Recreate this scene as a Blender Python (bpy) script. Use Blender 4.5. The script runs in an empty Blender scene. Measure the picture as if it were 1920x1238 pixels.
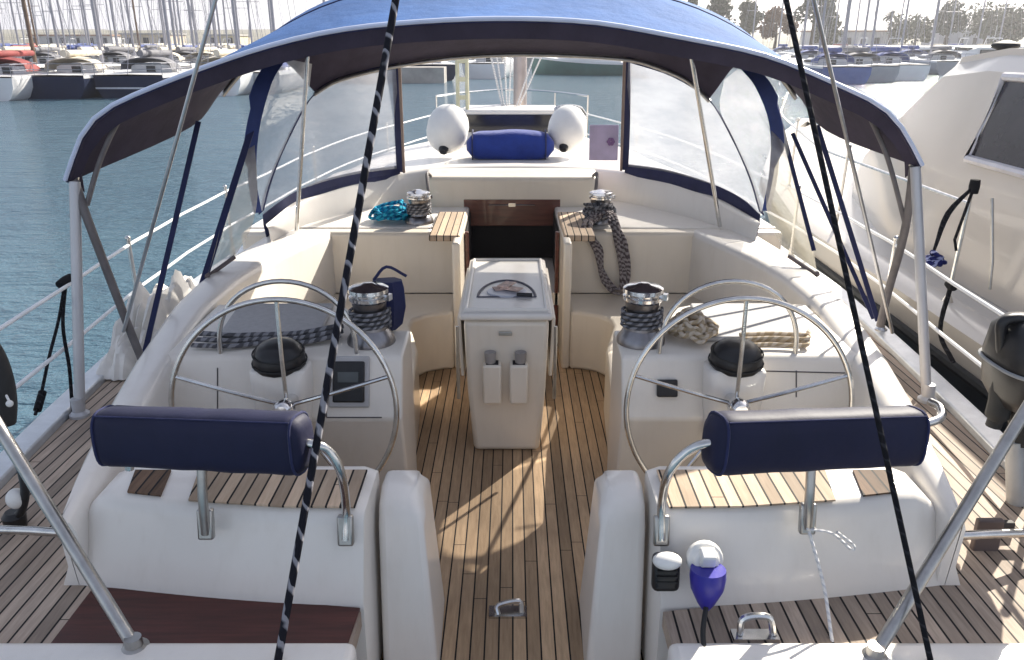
import bpy, math, random
from mathutils import Vector, Matrix
rnd = random.Random(7)
C = bpy.context.scene.collection
PI = math.pi
# ---------------------------------------------------------------- survey of the photograph (camera 3 m above the water)
CAM_Z = 3.0
PITCH = math.radians(19.93)
FPX = 1500.0
CP, SP = math.cos(PITCH), math.sin(PITCH)


def P(u, v, Y=None, Z=None, X=None):
    """a photo point at a known distance, height or offset -> metres"""
    a, b = (u - 960.0) / FPX, (v - 619.0) / FPX
    d = Vector((a, CP - b * SP, -SP - b * CP))
    if Y is not None:
        t = Y / d.y
    elif Z is not None:
        t = (Z - CAM_Z) / d.z
    else:
        t = X / d.x
    return Vector((0, 0, CAM_Z)) + d * t


# ---------------------------------------------------------------- materials
def new_mat(name):
    m = bpy.data.materials.new(name)
    m.use_nodes = True
    return m, m.node_tree, m.node_tree.nodes['Principled BSDF']


def N(nt, kind, **kw):
    n = nt.nodes.new(kind)
    for k, v in kw.items():
        setattr(n, k, v)
    return n


def noise_node(nt, scale, detail=4, rough=.6, stretch=None):
    tc = N(nt, 'ShaderNodeTexCoord')
    mp = N(nt, 'ShaderNodeMapping')
    nt.links.new(tc.outputs['Object'], mp.inputs['Vector'])
    if stretch:
        mp.inputs['Scale'].default_value = stretch
    nz = N(nt, 'ShaderNodeTexNoise')
    nz.inputs['Scale'].default_value = scale
    nz.inputs['Detail'].default_value = detail
    nz.inputs['Roughness'].default_value = rough
    nt.links.new(mp.outputs[0], nz.inputs['Vector'])
    return nz


def ramp(nt, fac, stops):
    r = N(nt, 'ShaderNodeValToRGB')
    el = r.color_ramp.elements
    while len(el) < len(stops):
        el.new(.5)
    for e, (p, c) in zip(el, stops):
        e.position = p
        e.color = (c[0], c[1], c[2], 1)
    nt.links.new(fac, r.inputs['Fac'])
    return r


def bump(nt, b, height, strength=.2, dist=.01):
    bp = N(nt, 'ShaderNodeBump')
    bp.inputs['Strength'].default_value = strength
    bp.inputs['Distance'].default_value = dist
    nt.links.new(height, bp.inputs['Height'])
    nt.links.new(bp.outputs[0], b.inputs['Normal'])


def plain(name, col, rough=.5, metal=0, var=.12, scale=6, bumpy=0, coat=0, spec=.5, stretch=None):
    m, nt, b = new_mat(name)
    nz = noise_node(nt, scale, stretch=stretch)
    lo = [c * (1 - var) for c in col]
    hi = [min(1, c * (1 + var)) for c in col]
    r = ramp(nt, nz.outputs['Fac'], [(.3, lo), (.7, hi)])
    nt.links.new(r.outputs[0], b.inputs['Base Color'])
    b.inputs['Roughness'].default_value = rough
    b.inputs['Metallic'].default_value = metal
    b.inputs['Coat Weight'].default_value = coat
    b.inputs['Specular IOR Level'].default_value = spec
    if bumpy:
        bump(nt, b, nz.outputs['Fac'], bumpy, .01)
    return m


def gelcoat(name, col, rough=.35):
    """fibreglass: faint mottling, grime streaks running down, orange peel"""
    m, nt, b = new_mat(name)
    n1 = noise_node(nt, 1.7, 5)
    n2 = noise_node(nt, 5, 6, .7, (3, 3, .5))
    n3 = noise_node(nt, 60, 2)
    r1 = ramp(nt, n1.outputs['Fac'], [(.3, [c * .93 for c in col]), (.65, col)])
    r2 = ramp(nt, n2.outputs['Fac'], [(.28, (.80, .77, .72)), (.5, (1, 1, 1))])
    mx = N(nt, 'ShaderNodeMix', data_type='RGBA', blend_type='MULTIPLY')
    mx.inputs[0].default_value = .22
    nt.links.new(r1.outputs[0], mx.inputs[6])
    nt.links.new(r2.outputs[0], mx.inputs[7])
    nt.links.new(mx.outputs[2], b.inputs['Base Color'])
    rr = N(nt, 'ShaderNodeMapRange')
    b.inputs['Coat Weight'].default_value = .35
    b.inputs['Coat Roughness'].default_value = .08
    rr.inputs['To Min'].default_value = rough - .1
    rr.inputs['To Max'].default_value = rough + .15
    nt.links.new(n2.outputs['Fac'], rr.inputs['Value'])
    nt.links.new(rr.outputs[0], b.inputs['Roughness'])
    bump(nt, b, n3.outputs['Fac'], .06, .004)
    return m


def teak(name, light, dark, w=.056, caulk=.11):
    m, nt, b = new_mat(name)
    tc = N(nt, 'ShaderNodeTexCoord')
    sep = N(nt, 'ShaderNodeSeparateXYZ')
    nt.links.new(tc.outputs['Object'], sep.inputs[0])
    dv = N(nt, 'ShaderNodeMath', operation='DIVIDE')
    dv.inputs[1].default_value = w
    nt.links.new(sep.outputs['X'], dv.inputs[0])
    fl = N(nt, 'ShaderNodeMath', operation='FLOOR')
    fr = N(nt, 'ShaderNodeMath', operation='FRACT')
    nt.links.new(dv.outputs[0], fl.inputs[0])
    nt.links.new(dv.outputs[0], fr.inputs[0])
    # plank butt joints: offset of each plank along Y
    wn = N(nt, 'ShaderNodeTexWhiteNoise', noise_dimensions='1D')
    nt.links.new(fl.outputs[0], wn.inputs['W'])
    lt = N(nt, 'ShaderNodeMath', operation='LESS_THAN')
    lt.inputs[1].default_value = caulk
    nt.links.new(fr.outputs[0], lt.inputs[0])
    bj = N(nt, 'ShaderNodeMath', operation='MULTIPLY_ADD')      # butt joints, staggered from plank to plank
    bj.inputs[1].default_value = 7.3
    yd = N(nt, 'ShaderNodeMath', operation='MULTIPLY')
    yd.inputs[1].default_value = 1 / 1.7
    nt.links.new(sep.outputs['Y'], yd.inputs[0])
    nt.links.new(wn.outputs['Value'], bj.inputs[0])
    nt.links.new(yd.outputs[0], bj.inputs[2])
    bf = N(nt, 'ShaderNodeMath', operation='FRACT')
    nt.links.new(bj.outputs[0], bf.inputs[0])
    bl = N(nt, 'ShaderNodeMath', operation='LESS_THAN')
    bl.inputs[1].default_value = .0022
    nt.links.new(bf.outputs[0], bl.inputs[0])
    mxj = N(nt, 'ShaderNodeMath', operation='MAXIMUM')
    nt.links.new(lt.outputs[0], mxj.inputs[0])
    nt.links.new(bl.outputs[0], mxj.inputs[1])
    lt = mxj
    g = noise_node(nt, 9, 6, .65, (9, .8, 1))
    g2 = noise_node(nt, 1.3, 4)
    r = ramp(nt, g.outputs['Fac'], [(.25, dark), (.75, light)])
    hue = N(nt, 'ShaderNodeHueSaturation')
    mr = N(nt, 'ShaderNodeMapRange')
    mr.inputs['To Min'].default_value = .64
    mr.inputs['To Max'].default_value = 1.24
    nt.links.new(wn.outputs['Value'], mr.inputs['Value'])
    nt.links.new(mr.outputs[0], hue.inputs['Value'])
    nt.links.new(r.outputs[0], hue.inputs['Color'])
    ms = N(nt, 'ShaderNodeMix', data_type='RGBA', blend_type='MULTIPLY')
    ms.inputs[0].default_value = .6
    r2 = ramp(nt, g2.outputs['Fac'], [(.32, (.58, .60, .64)), (.58, (1, 1, 1))])
    nt.links.new(hue.outputs[0], ms.inputs[6])
    nt.links.new(r2.outputs[0], ms.inputs[7])
    mx = N(nt, 'ShaderNodeMix', data_type='RGBA')
    nt.links.new(lt.outputs[0], mx.inputs[0])
    nt.links.new(ms.outputs[2], mx.inputs[6])
    mx.inputs[7].default_value = (.012, .011, .012, 1)
    nt.links.new(mx.outputs[2], b.inputs['Base Color'])
    b.inputs['Roughness'].default_value = .7
    b.inputs['Specular IOR Level'].default_value = .25
    inv = N(nt, 'ShaderNodeMath', operation='SUBTRACT')
    inv.inputs[0].default_value = 1
    nt.links.new(lt.outputs[0], inv.inputs[1])
    bump(nt, b, inv.outputs[0], .35, .004)
    return m


def fabric(name, col, sheen=.3, rough=.85, translucent=0, fold=.35, scale=5):
    m, nt, b = new_mat(name)
    nz = noise_node(nt, scale, 5)
    n2 = noise_node(nt, 260, 2)
    r = ramp(nt, nz.outputs['Fac'], [(.3, [c * .78 for c in col]), (.7, [c * 1.15 for c in col])])
    nt.links.new(r.outputs[0], b.inputs['Base Color'])
    b.inputs['Roughness'].default_value = rough
    b.inputs['Sheen Weight'].default_value = sheen
    b.inputs['Sheen Roughness'].default_value = .4
    b.inputs['Specular IOR Level'].default_value = .3
    ad = N(nt, 'ShaderNodeMath', operation='MULTIPLY_ADD')
    ad.inputs[1].default_value = .06
    nt.links.new(n2.outputs['Fac'], ad.inputs[0])
    nt.links.new(nz.outputs['Fac'], ad.inputs[2])
    bump(nt, b, ad.outputs[0], fold, .03)
    if translucent:
        out = nt.nodes['Material Output']
        tr = N(nt, 'ShaderNodeBsdfTranslucent')
        tr.inputs['Color'].default_value = (*col, 1)
        mx = N(nt, 'ShaderNodeMixShader')
        mx.inputs[0].default_value = translucent
        nt.links.new(b.outputs[0], mx.inputs[1])
        nt.links.new(tr.outputs[0], mx.inputs[2])
        nt.links.new(mx.outputs[0], out.inputs['Surface'])
    return m


def steel(name, col=(.72, .71, .69), rough=.18):
    m, nt, b = new_mat(name)
    nz = noise_node(nt, 14, 4)
    r = ramp(nt, nz.outputs['Fac'], [(.3, [c * .75 for c in col]), (.65, col)])
    nt.links.new(r.outputs[0], b.inputs['Base Color'])
    b.inputs['Metallic'].default_value = 1
    rr = N(nt, 'ShaderNodeMapRange')
    rr.inputs['To Min'].default_value = rough - .08
    rr.inputs['To Max'].default_value = rough + .15
    nt.links.new(nz.outputs['Fac'], rr.inputs['Value'])
    nt.links.new(rr.outputs[0], b.inputs['Roughness'])
    return m


def rope_mat(name, c1, c2, pitch=.06, duty=.5):
    m, nt, b = new_mat(name)
    uv = N(nt, 'ShaderNodeUVMap')
    sep = N(nt, 'ShaderNodeSeparateXYZ')
    nt.links.new(uv.outputs[0], sep.inputs[0])
    ma = N(nt, 'ShaderNodeMath', operation='MULTIPLY_ADD')
    ma.inputs[1].default_value = 1 / pitch
    nt.links.new(sep.outputs['Y'], ma.inputs[0])
    nt.links.new(sep.outputs['X'], ma.inputs[2])
    nz = noise_node(nt, 6, 3)
    ad = N(nt, 'ShaderNodeMath', operation='MULTIPLY_ADD')
    ad.inputs[1].default_value = 2.6
    nt.links.new(nz.outputs['Fac'], ad.inputs[0])
    nt.links.new(ma.outputs[0], ad.inputs[2])
    fr = N(nt, 'ShaderNodeMath', operation='FRACT')
    nt.links.new(ad.outputs[0], fr.inputs[0])
    r = ramp(nt, fr.outputs[0], [(duty - .06, c1), (duty + .06, c2)])
    nt.links.new(r.outputs[0], b.inputs['Base Color'])
    b.inputs['Roughness'].default_value = .9
    b.inputs['Specular IOR Level'].default_value = .2
    m2 = N(nt, 'ShaderNodeMath', operation='SINE')
    m3 = N(nt, 'ShaderNodeMath', operation='MULTIPLY')
    m3.inputs[1].default_value = 2 * PI
    nt.links.new(ma.outputs[0], m3.inputs[0])
    nt.links.new(m3.outputs[0], m2.inputs[0])
    bump(nt, b, m2.outputs[0], .5, .004)
    return m


def vinyl(name, milky=.4, tint=(.82, .82, .88)):
    """clear window plastic gone slightly milky"""
    m, nt, b = new_mat(name)
    out = nt.nodes['Material Output']
    nt.nodes.remove(b)
    tr = N(nt, 'ShaderNodeBsdfTransparent')
    tr.inputs[0].default_value = (.96, .97, 1, 1)
    df = N(nt, 'ShaderNodeBsdfDiffuse')
    df.inputs[0].default_value = (*tint, 1)
    tl = N(nt, 'ShaderNodeBsdfTranslucent')
    tl.inputs[0].default_value = (*tint, 1)
    gl = N(nt, 'ShaderNodeBsdfGlossy')
    gl.inputs['Roughness'].default_value = .12
    nz = noise_node(nt, 3, 4, .6, (1, 1, 2.5))
    bp = N(nt, 'ShaderNodeBump')
    bp.inputs['Strength'].default_value = .25
    bp.inputs['Distance'].default_value = .05
    nt.links.new(nz.outputs['Fac'], bp.inputs['Height'])
    nt.links.new(bp.outputs[0], gl.inputs['Normal'])
    a = N(nt, 'ShaderNodeMixShader')
    a.inputs[0].default_value = .6
    nt.links.new(df.outputs[0], a.inputs[1])
    nt.links.new(tl.outputs[0], a.inputs[2])
    c = N(nt, 'ShaderNodeMixShader')
    mr = N(nt, 'ShaderNodeMapRange')
    mr.inputs['To Min'].default_value = milky * .55
    mr.inputs['To Max'].default_value = milky * 1.45
    nt.links.new(nz.outputs['Fac'], mr.inputs['Value'])
    nt.links.new(mr.outputs[0], c.inputs[0])
    nt.links.new(tr.outputs[0], c.inputs[1])
    nt.links.new(a.outputs[0], c.inputs[2])
    d = N(nt, 'ShaderNodeMixShader')
    d.inputs[0].default_value = .08
    nt.links.new(c.outputs[0], d.inputs[1])
    nt.links.new(gl.outputs[0], d.inputs[2])
    nt.links.new(d.outputs[0], out.inputs['Surface'])
    return m


# ---------------------------------------------------------------- mesh building
def spline(pts, n=6, closed=False):
    """Catmull-Rom through the points"""
    pts = [Vector(p) for p in pts]
    k = len(pts)
    if k < 3:
        return pts
    out = []
    rng = range(k) if closed else range(k - 1)
    for i in rng:
        p1, p2 = pts[i], pts[(i + 1) % k]
        p0 = pts[i - 1] if (closed or i > 0) else p1 * 2 - p2
        p3 = pts[(i + 2) % k] if (closed or i < k - 2) else p2 * 2 - p1
        for j in range(n):
            t = j / n
            out.append(.5 * ((2 * p1) + (p2 - p0) * t + (2 * p0 - 5 * p1 + 4 * p2 - p3) * t * t
                             + (3 * p1 - p0 - 3 * p2 + p3) * t ** 3))
    if not closed:
        out.append(pts[-1])
    return out


class MB:
    def __init__(s):
        s.v, s.f, s.uv, s.mi = [], [], [], []
        s.cur = 0

    def add(s, verts, faces, uvs=None):
        o = len(s.v)
        s.v += [Vector(p) for p in verts]
        for i, f in enumerate(faces):
            s.f.append([o + j for j in f])
            s.uv.append(uvs[i] if uvs else None)
            s.mi.append(s.cur)
        return s

    def box(s, c, size, rz=0, rx=0, ry=0):
        M = Matrix.Translation(Vector(c)) @ Matrix.Rotation(rz, 4, 'Z') @ Matrix.Rotation(ry, 4, 'Y') @ Matrix.Rotation(rx, 4, 'X')
        h = [d / 2 for d in size]
        vs = [M @ Vector((x * h[0], y * h[1], z * h[2])) for z in (-1, 1) for y in (-1, 1) for x in (-1, 1)]
        return s.add(vs, [(0, 2, 3, 1), (4, 5, 7, 6), (0, 1, 5, 4), (2, 6, 7, 3), (0, 4, 6, 2), (1, 3, 7, 5)])

    def prism(s, poly, z0, z1):
        """plan polygon extruded upwards; z1 may be a function of (x, y)"""
        n = len(poly)
        zt = z1 if callable(z1) else (lambda x, y: z1)
        vs = [(x, y, z0) for x, y in poly] + [(x, y, zt(x, y)) for x, y in poly]
        fs = [tuple(range(n))[::-1], tuple(range(n, 2 * n))]
        fs += [(i, (i + 1) % n, n + (i + 1) % n, n + i) for i in range(n)]
        return s.add(vs, fs)

    def xprism(s, prof, x0, x1):
        """(y, z) profile extruded along x"""
        n = len(prof)
        vs = [(x0, y, z) for y, z in prof] + [(x1, y, z) for y, z in prof]
        fs = [tuple(range(n)), tuple(range(n, 2 * n))[::-1]]
        fs += [(i, n + i, n + (i + 1) % n, (i + 1) % n) for i in range(n)]
        return s.add(vs, fs)

    def loft(s, rows, closed=False, caps=False):
        m, n = len(rows), len(rows[0])
        vs = [p for r in rows for p in r]
        fs = []
        for i in range(m - 1):
            for j in range(n if closed else n - 1):
                k = (j + 1) % n
                fs.append((i * n + j, i * n + k, (i + 1) * n + k, (i + 1) * n + j))
        if caps:
            fs.append(tuple(range(n))[::-1])
            fs.append(tuple(range((m - 1) * n, m * n)))
        return s.add(vs, fs)

    def shell(s, rows, t, normal=None):
        """open surface given a thickness t along its vertex normals"""
        m, n = len(rows), len(rows[0])
        R = [[Vector(p) for p in r] for r in rows]

        def nrm(i, j):
            a = R[min(i + 1, m - 1)][j] - R[max(i - 1, 0)][j]
            b = R[i][min(j + 1, n - 1)] - R[i][max(j - 1, 0)]
            c = a.cross(b)
            return c.normalized() if c.length > 1e-9 else Vector((0, 0, 1))
        top = [[R[i][j] + nrm(i, j) * t / 2 for j in range(n)] for i in range(m)]
        bot = [[R[i][j] - nrm(i, j) * t / 2 for j in range(n)] for i in range(m)]
        vs = [p for r in top for p in r] + [p for r in bot for p in r]
        o = m * n
        c0 = s.cur
        up, dn, ed = [], [], []
        for i in range(m - 1):
            for j in range(n - 1):
                q = (i * n + j, i * n + j + 1, (i + 1) * n + j + 1, (i + 1) * n + j)
                up.append(q[::-1])
                dn.append(tuple(o + k for k in q))
        for i in range(m - 1):
            for j in (0, n - 1):
                a, b = i * n + j, (i + 1) * n + j
                ed.append((a, b, o + b, o + a) if j == 0 else (b, a, o + a, o + b))
        for j in range(n - 1):
            for i in (0, m - 1):
                a, b = i * n + j, i * n + j + 1
                ed.append((b, a, o + a, o + b) if i == 0 else (a, b, o + b, o + a))
        base = len(s.v)
        s.v += vs
        for k, lst in enumerate((up, dn, ed)):
            for f in lst:
                s.f.append([base + q for q in f])
                s.uv.append(None)
                s.mi.append(k if normal else c0)
        return s

    def tube(s, pts, r, seg=8, closed=False, smooth=0):
        pts = spline(pts, smooth, closed) if smooth else [Vector(p) for p in pts]
        n = len(pts)
        rs = r if isinstance(r, (list, tuple)) else None
        tang = []
        for i in range(n):
            a = pts[(i - 1) % n] if (closed or i > 0) else pts[i]
            b = pts[(i + 1) % n] if (closed or i < n - 1) else pts[i]
            d = b - a
            tang.append(d.normalized() if d.length > 1e-9 else Vector((0, 0, 1)))
        ref = Vector((0, 0, 1)) if abs(tang[0].z) < .9 else Vector((1, 0, 0))
        nx = (ref - tang[0] * ref.dot(tang[0])).normalized()
        rings, L = [], [0]
        for i in range(n):
            nx = nx - tang[i] * nx.dot(tang[i])
            nx = nx.normalized() if nx.length > 1e-6 else tang[i].orthogonal().normalized()
            ny = tang[i].cross(nx)
            if i:
                L.append(L[-1] + (pts[i] - pts[i - 1]).length)
            rr = rs[min(int(i * len(rs) / n), len(rs) - 1)] if rs else r
            rings.append([pts[i] + (nx * math.cos(2 * PI * k / seg) + ny * math.sin(2 * PI * k / seg)) * rr for k in range(seg)])
        vs = [p for q in rings for p in q]
        fs, uv = [], []
        for i in range(n if closed else n - 1):
            i2 = (i + 1) % n
            l2 = L[i2] if i2 else L[-1] + (pts[0] - pts[-1]).length
            for k in range(seg):
                k2 = (k + 1) % seg
                fs.append((i * seg + k, i * seg + k2, i2 * seg + k2, i2 * seg + k))
                uv.append([(k / seg, L[i]), ((k + 1) / seg, L[i]), ((k + 1) / seg, l2), (k / seg, l2)])
        if not closed:
            fs.append(tuple(range(seg))[::-1])
            uv.append(None)
            fs.append(tuple(range((n - 1) * seg, n * seg)))
            uv.append(None)
        return s.add(vs, fs, uv)

    def lathe(s, prof, c=(0, 0, 0), M=None, seg=24):
        """(radius, height) profile turned about local z"""
        T = Matrix.Translation(Vector(c)) @ (M.to_4x4() if M else Matrix.Identity(4))
        rows = [[T @ Vector((r * math.cos(2 * PI * k / seg), r * math.sin(2 * PI * k / seg), h)) for k in range(seg)] for r, h in prof]
        return s.loft(rows, closed=True, caps=True)

    def ball(s, c, r, sc=(1, 1, 1), seg=16, M=None):
        prof = [(max(1e-4, r * math.sin(PI * i / 10)), -r * math.cos(PI * i / 10)) for i in range(11)]
        S = Matrix.Diagonal(Vector((*sc, 1)))
        T = (M.to_4x4() if M else Matrix.Identity(4)) @ S
        return s.lathe(prof, c, T, seg)

    def build(s, name, mats, parent=None, smooth=True, bevel=0, bseg=2, angle=40, label=None):
        me = bpy.data.meshes.new(name)
        root = Vector((0, 0, 0))
        p = parent
        while p is not None:
            root = root + p.location
            p = p.parent
        me.from_pydata([tuple(q - root) for q in s.v], [], s.f)
        if any(u for u in s.uv):
            lay = me.uv_layers.new(name='UVMap')
            for pi, poly in enumerate(me.polygons):
                u = s.uv[pi]
                if u:
                    for li, c in zip(poly.loop_indices, u):
                        lay.data[li].uv = c
        mats = mats if isinstance(mats, (list, tuple)) else [mats]
        for m in mats:
            me.materials.append(m)
        for pi, poly in enumerate(me.polygons):
            poly.material_index = min(s.mi[pi], len(mats) - 1)
        if smooth:
            me.shade_smooth()
            me.set_sharp_from_angle(angle=math.radians(angle))
        me.update()
        o = bpy.data.objects.new(name, me)
        C.objects.link(o)
        o.parent = parent
        if bevel:
            b = o.modifiers.new('edge', 'BEVEL')
            b.width = bevel
            b.segments = bseg
            b.limit_method = 'ANGLE'
            b.angle_limit = math.radians(35)
            b.harden_normals = False
        if label:
            o['label'] = label
        return o


def tag(o, label, cat, group=None, kind=None):
    o['label'] = label
    o['category'] = cat
    if group:
        o['group'] = group
    if kind:
        o['kind'] = kind
    return o


def thing(name, loc, label, cat, group=None):
    o = bpy.data.objects.new(name, None)
    o.empty_display_size = .2
    C.objects.link(o)
    o.location = loc
    return tag(o, label, cat, group)


def struct(o):
    o['kind'] = 'structure'
    return o

# ---------------------------------------------------------------- the materials of the place
GEL = gelcoat('gelcoat_white', (.83, .79, .735))
GELH = gelcoat('gelcoat_helm', (.82, .765, .685))
GELC = gelcoat('gelcoat_cream', (.81, .735, .63))
GREYSEAT = plain('nonskid_grey', (.42, .42, .43), .75, var=.08, scale=40, bumpy=.15)
ALU = plain('toe_rail_aluminium', (.62, .64, .66), .38, metal=.6, var=.1, scale=12)
TEAK = teak('teak_sole', (.62, .435, .27), (.40, .27, .165), .057, .12)
TEAKD = teak('teak_deck', (.57, .455, .36), (.36, .28, .22), .055, .14)
TEAKS = teak('teak_seat', (.68, .53, .39), (.50, .37, .26), .05, .15)
TEAKX = teak('teak_dark_panel', (.20, .125, .08), (.10, .06, .04), .05, .16)
MAHOG = plain('mahogany', (.11, .03, .022), .3, var=.35, scale=7, coat=.4, stretch=(.6, 6, 6))
BLACK = plain('black_plastic', (.012, .012, .014), .38, var=.3, scale=20)
RUBBER = plain('black_rubber', (.018, .018, .018), .65, var=.3, scale=15)
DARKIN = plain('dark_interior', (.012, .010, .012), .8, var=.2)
SS = steel('stainless')
LEGGREY = plain('leg_sleeve_grey', (.15, .135, .135), .55, var=.25, scale=9)
SSD = steel('stainless_dull', (.50, .49, .47), .32)
CHROME = steel('winch_chrome', (.78, .77, .77), .12)
WDRUM = steel('winch_drum', (.30, .29, .30), .3)
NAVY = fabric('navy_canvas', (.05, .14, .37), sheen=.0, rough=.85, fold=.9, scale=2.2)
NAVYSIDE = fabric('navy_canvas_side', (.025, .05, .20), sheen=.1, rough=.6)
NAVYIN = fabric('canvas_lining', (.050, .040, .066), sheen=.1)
NAVYEDGE = fabric('navy_binding', (.025, .03, .09), sheen=.2)
PIPING = plain('pale_piping', (.62, .68, .85), .35, var=.06)
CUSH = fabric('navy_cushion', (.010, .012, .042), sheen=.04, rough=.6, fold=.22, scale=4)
BAGBLUE = fabric('blue_bag_cloth', (.018, .045, .26), sheen=.3, fold=.7, scale=6)
VINYL = vinyl('window_vinyl', .50, (.56, .58, .64))
VINYLS = vinyl('side_window_vinyl', .42, (.60, .62, .67))
VINYLC = vinyl('curtain_vinyl', .48, (.62, .59, .50))
ROPEBW = rope_mat('rope_black_fleck', (.012, .012, .018), (.27, .265, .29), .085, .74)
ROPEBK = rope_mat('rope_black', (.010, .010, .013), (.03, .03, .036), .05, .8)
ROPEW = rope_mat('rope_white', (.62, .62, .64), (.8, .79, .78), .03, .4)
ROPEBL = rope_mat('rope_blue', (.008, .16, .33), (.03, .42, .60), .05, .5)
ROPEBR = rope_mat('rope_brown', (.10, .08, .085), (.30, .27, .27), .04, .5)
ROPETAN = rope_mat('rope_tan', (.42, .33, .22), (.60, .52, .42), .05, .5)
ROPEGR = rope_mat('rope_grey', (.09, .09, .10), (.26, .26, .28), .05, .5)
WIRE = steel('wire', (.55, .56, .58), .3)
PVCW = plain('pvc_white', (.78, .77, .74), .4, var=.05)
PVCC = plain('pvc_cream', (.70, .64, .50), .45, var=.1, scale=3)
WHITEL = plain('lifeline_white', (.8, .82, .84), .35, var=.05)


def interp(tab, y):
    if y <= tab[0][0]:
        return tab[0][1]
    for (a, p), (b, q) in zip(tab, tab[1:]):
        if y <= b:
            t = (y - a) / (b - a)
            return p + (q - p) * t
    return tab[-1][1]


def frange(a, b, n):
    return [a + (b - a) * i / (n - 1) for i in range(n)]


SOLE, DECK = .70, 1.15
HB = [(1.95, 2.22), (2.8, 2.34), (3.66, 2.43), (4.6, 2.50), (6, 2.58), (8, 2.5), (10, 2.2), (12, 1.5), (13.5, .8), (14.6, .04)]
C_IN = [(2.38, 1.53), (2.75, 1.55), (3.2, 1.60), (3.65, 1.66), (4.3, 1.72), (4.8, 1.69), (5.2, 1.60), (5.6, 1.47), (5.95, 1.36)]
C_OUT = [(2.38, 1.61), (2.75, 1.72), (3.2, 1.83), (3.65, 1.91), (4.4, 2.03), (5.2, 2.08), (5.95, 2.06)]
C_TOP = [(2.38, 1.42), (2.6, 1.47), (3.2, 1.53), (3.65, 1.56), (4.45, 1.60), (5.2, 1.63), (5.95, 1.64)]

yacht = thing('sailing_yacht', (0, 5, 0), 'white sailing yacht with twin wheels and teak cockpit filling the view', 'sailing yacht')

# ---- hull
m = MB()
rows = []
for y in frange(1.95, 14.6, 30):
    h = interp(HB, y)
    r = []
    for k, (f, z) in enumerate([(1.0, 1.13), (1.0, .9), (.97, .5), (.90, .1), (.75, -.25), (0, -.6)]):
        r.append((-h * f, y, z + (.25 * max(0, (y - 8) / 6.6) if k < 2 else 0)))
    r += [(-x, yy, z) for x, yy, z in r[-2::-1]]
    rows.append(r)
m.loft(rows)
m.build('hull', GEL, yacht)
# transom, either side of the walk-through
for s in (-1, 1):
    m = MB()
    a, b = sorted((s * .50, s * 2.2))
    m.box(((a + b) / 2, 1.995, .72), (b - a, .19, .92))
    m.build('transom', GEL, yacht, bevel=.03, bseg=3)

# ---- teak decks
for s in (-1, 1):
    m = MB()
    ys = frange(2.09, 5.95, 24)
    inner = [(s * (interp(C_OUT, y) - .06 if y > 2.42 else .52), y) for y in ys]
    outer = [(s * (interp(HB, y) - .13), y) for y in ys]
    poly = inner + outer[::-1]
    m.prism(poly if s < 0 else poly[::-1], 1.09, DECK)
    m.build('side_deck', TEAKD, yacht, smooth=False)
m = MB()
ys = frange(5.95, 14.4, 20)
poly = [(-interp(HB, y) + .1, y) for y in ys] + [(interp(HB, y) - .1, y) for y in ys[::-1]]
m.prism(poly[::-1], 1.05, lambda x, y: DECK + .25 * max(0, (y - 8) / 6.6))
m.build('fore_deck', GEL, yacht, smooth=False)
# ---- toe rails, one each side
for s in (-1, 1):
    m = MB()
    rows = []
    for y in frange(1.95, 14.5, 36):
        h = interp(HB, y)
        zz = .25 * max(0, (y - 8) / 6.6)
        rows.append([(s * (h - .135), y, 1.10 + zz), (s * (h - .12), y, 1.185 + zz), (s * (h - .01), y, 1.195 + zz), (s * (h + .012), y, 1.10 + zz)])
    m.loft(rows, closed=True, caps=True)
    m.build('toe_rail', ALU, yacht, bevel=.008)

# ---- cockpit sole
m = MB()
m.box((0, 3.9, SOLE - .03), (3.3, 4.25, .06))
m.build('cockpit_sole', TEAK, yacht, smooth=False)
m = MB()   # hinged pad eye on the sole
c = P(952, 1150, Z=SOLE)
m.tube([(c.x - .04, c.y - .02, SOLE + .01), (c.x - .04, c.y, SOLE + .04), (c.x + .05, c.y + .02, SOLE + .045), (c.x + .06, c.y - .01, SOLE + .01)], .012, smooth=4)
m.box((c.x, c.y, SOLE + .006), (.16, .07, .012))
m.build('pad_eye', SS, yacht)
m = MB()   # dark red-brown panel on the port stern deck
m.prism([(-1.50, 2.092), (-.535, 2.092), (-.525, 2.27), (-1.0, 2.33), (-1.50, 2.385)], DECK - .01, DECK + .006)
m.build('stern_deck_panel', plain('panel_red_brown', (.075, .019, .014), .5, var=.4, scale=6, stretch=(.6, 6, 6)), yacht, smooth=False)

# ---- U-shaped bench
m = MB()
half = [(.548, 3.95), (.60, 4.75), (.70, 5.2), (.69, 5.32), (.62, 5.42), (.50, 5.48), (.425, 5.49), (.425, 5.95), (1.38, 5.95), (1.50, 5.6), (1.63, 5.2), (1.74, 4.40), (1.0, 4.38), (.76, 3.95)]
for s in (-1, 1):
    poly = [(s * x, y) for x, y in half]
    m = MB()
    m.prism(poly[::-1] if s > 0 else poly, SOLE, 1.15)
    m.build('cockpit_bench', GELC, yacht, bevel=.025, bseg=3)

# ---- side coamings
for s in (-1, 1):
    m = MB()
    rows = []
    for y in frange(2.40, 6.0, 30):
        xi, xo, zt = interp(C_IN, y), interp(C_OUT, y), interp(C_TOP, y)
        rows.append([(s * xi, y, SOLE), (s * xi, y, zt - .05), (s * (xi + .015), y, zt - .015), (s * (xi + .05), y, zt),
                     (s * (xi + (xo - xi) * .55), y, zt), (s * (xi + (xo - xi) * .72), y, zt - .04), (s * (xo - .03), y, DECK + .08), (s * (xo + .01), y, DECK - .02)])
    m.loft(rows, closed=True, caps=True)
    m.build('coaming', GEL, yacht, angle=50)

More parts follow.
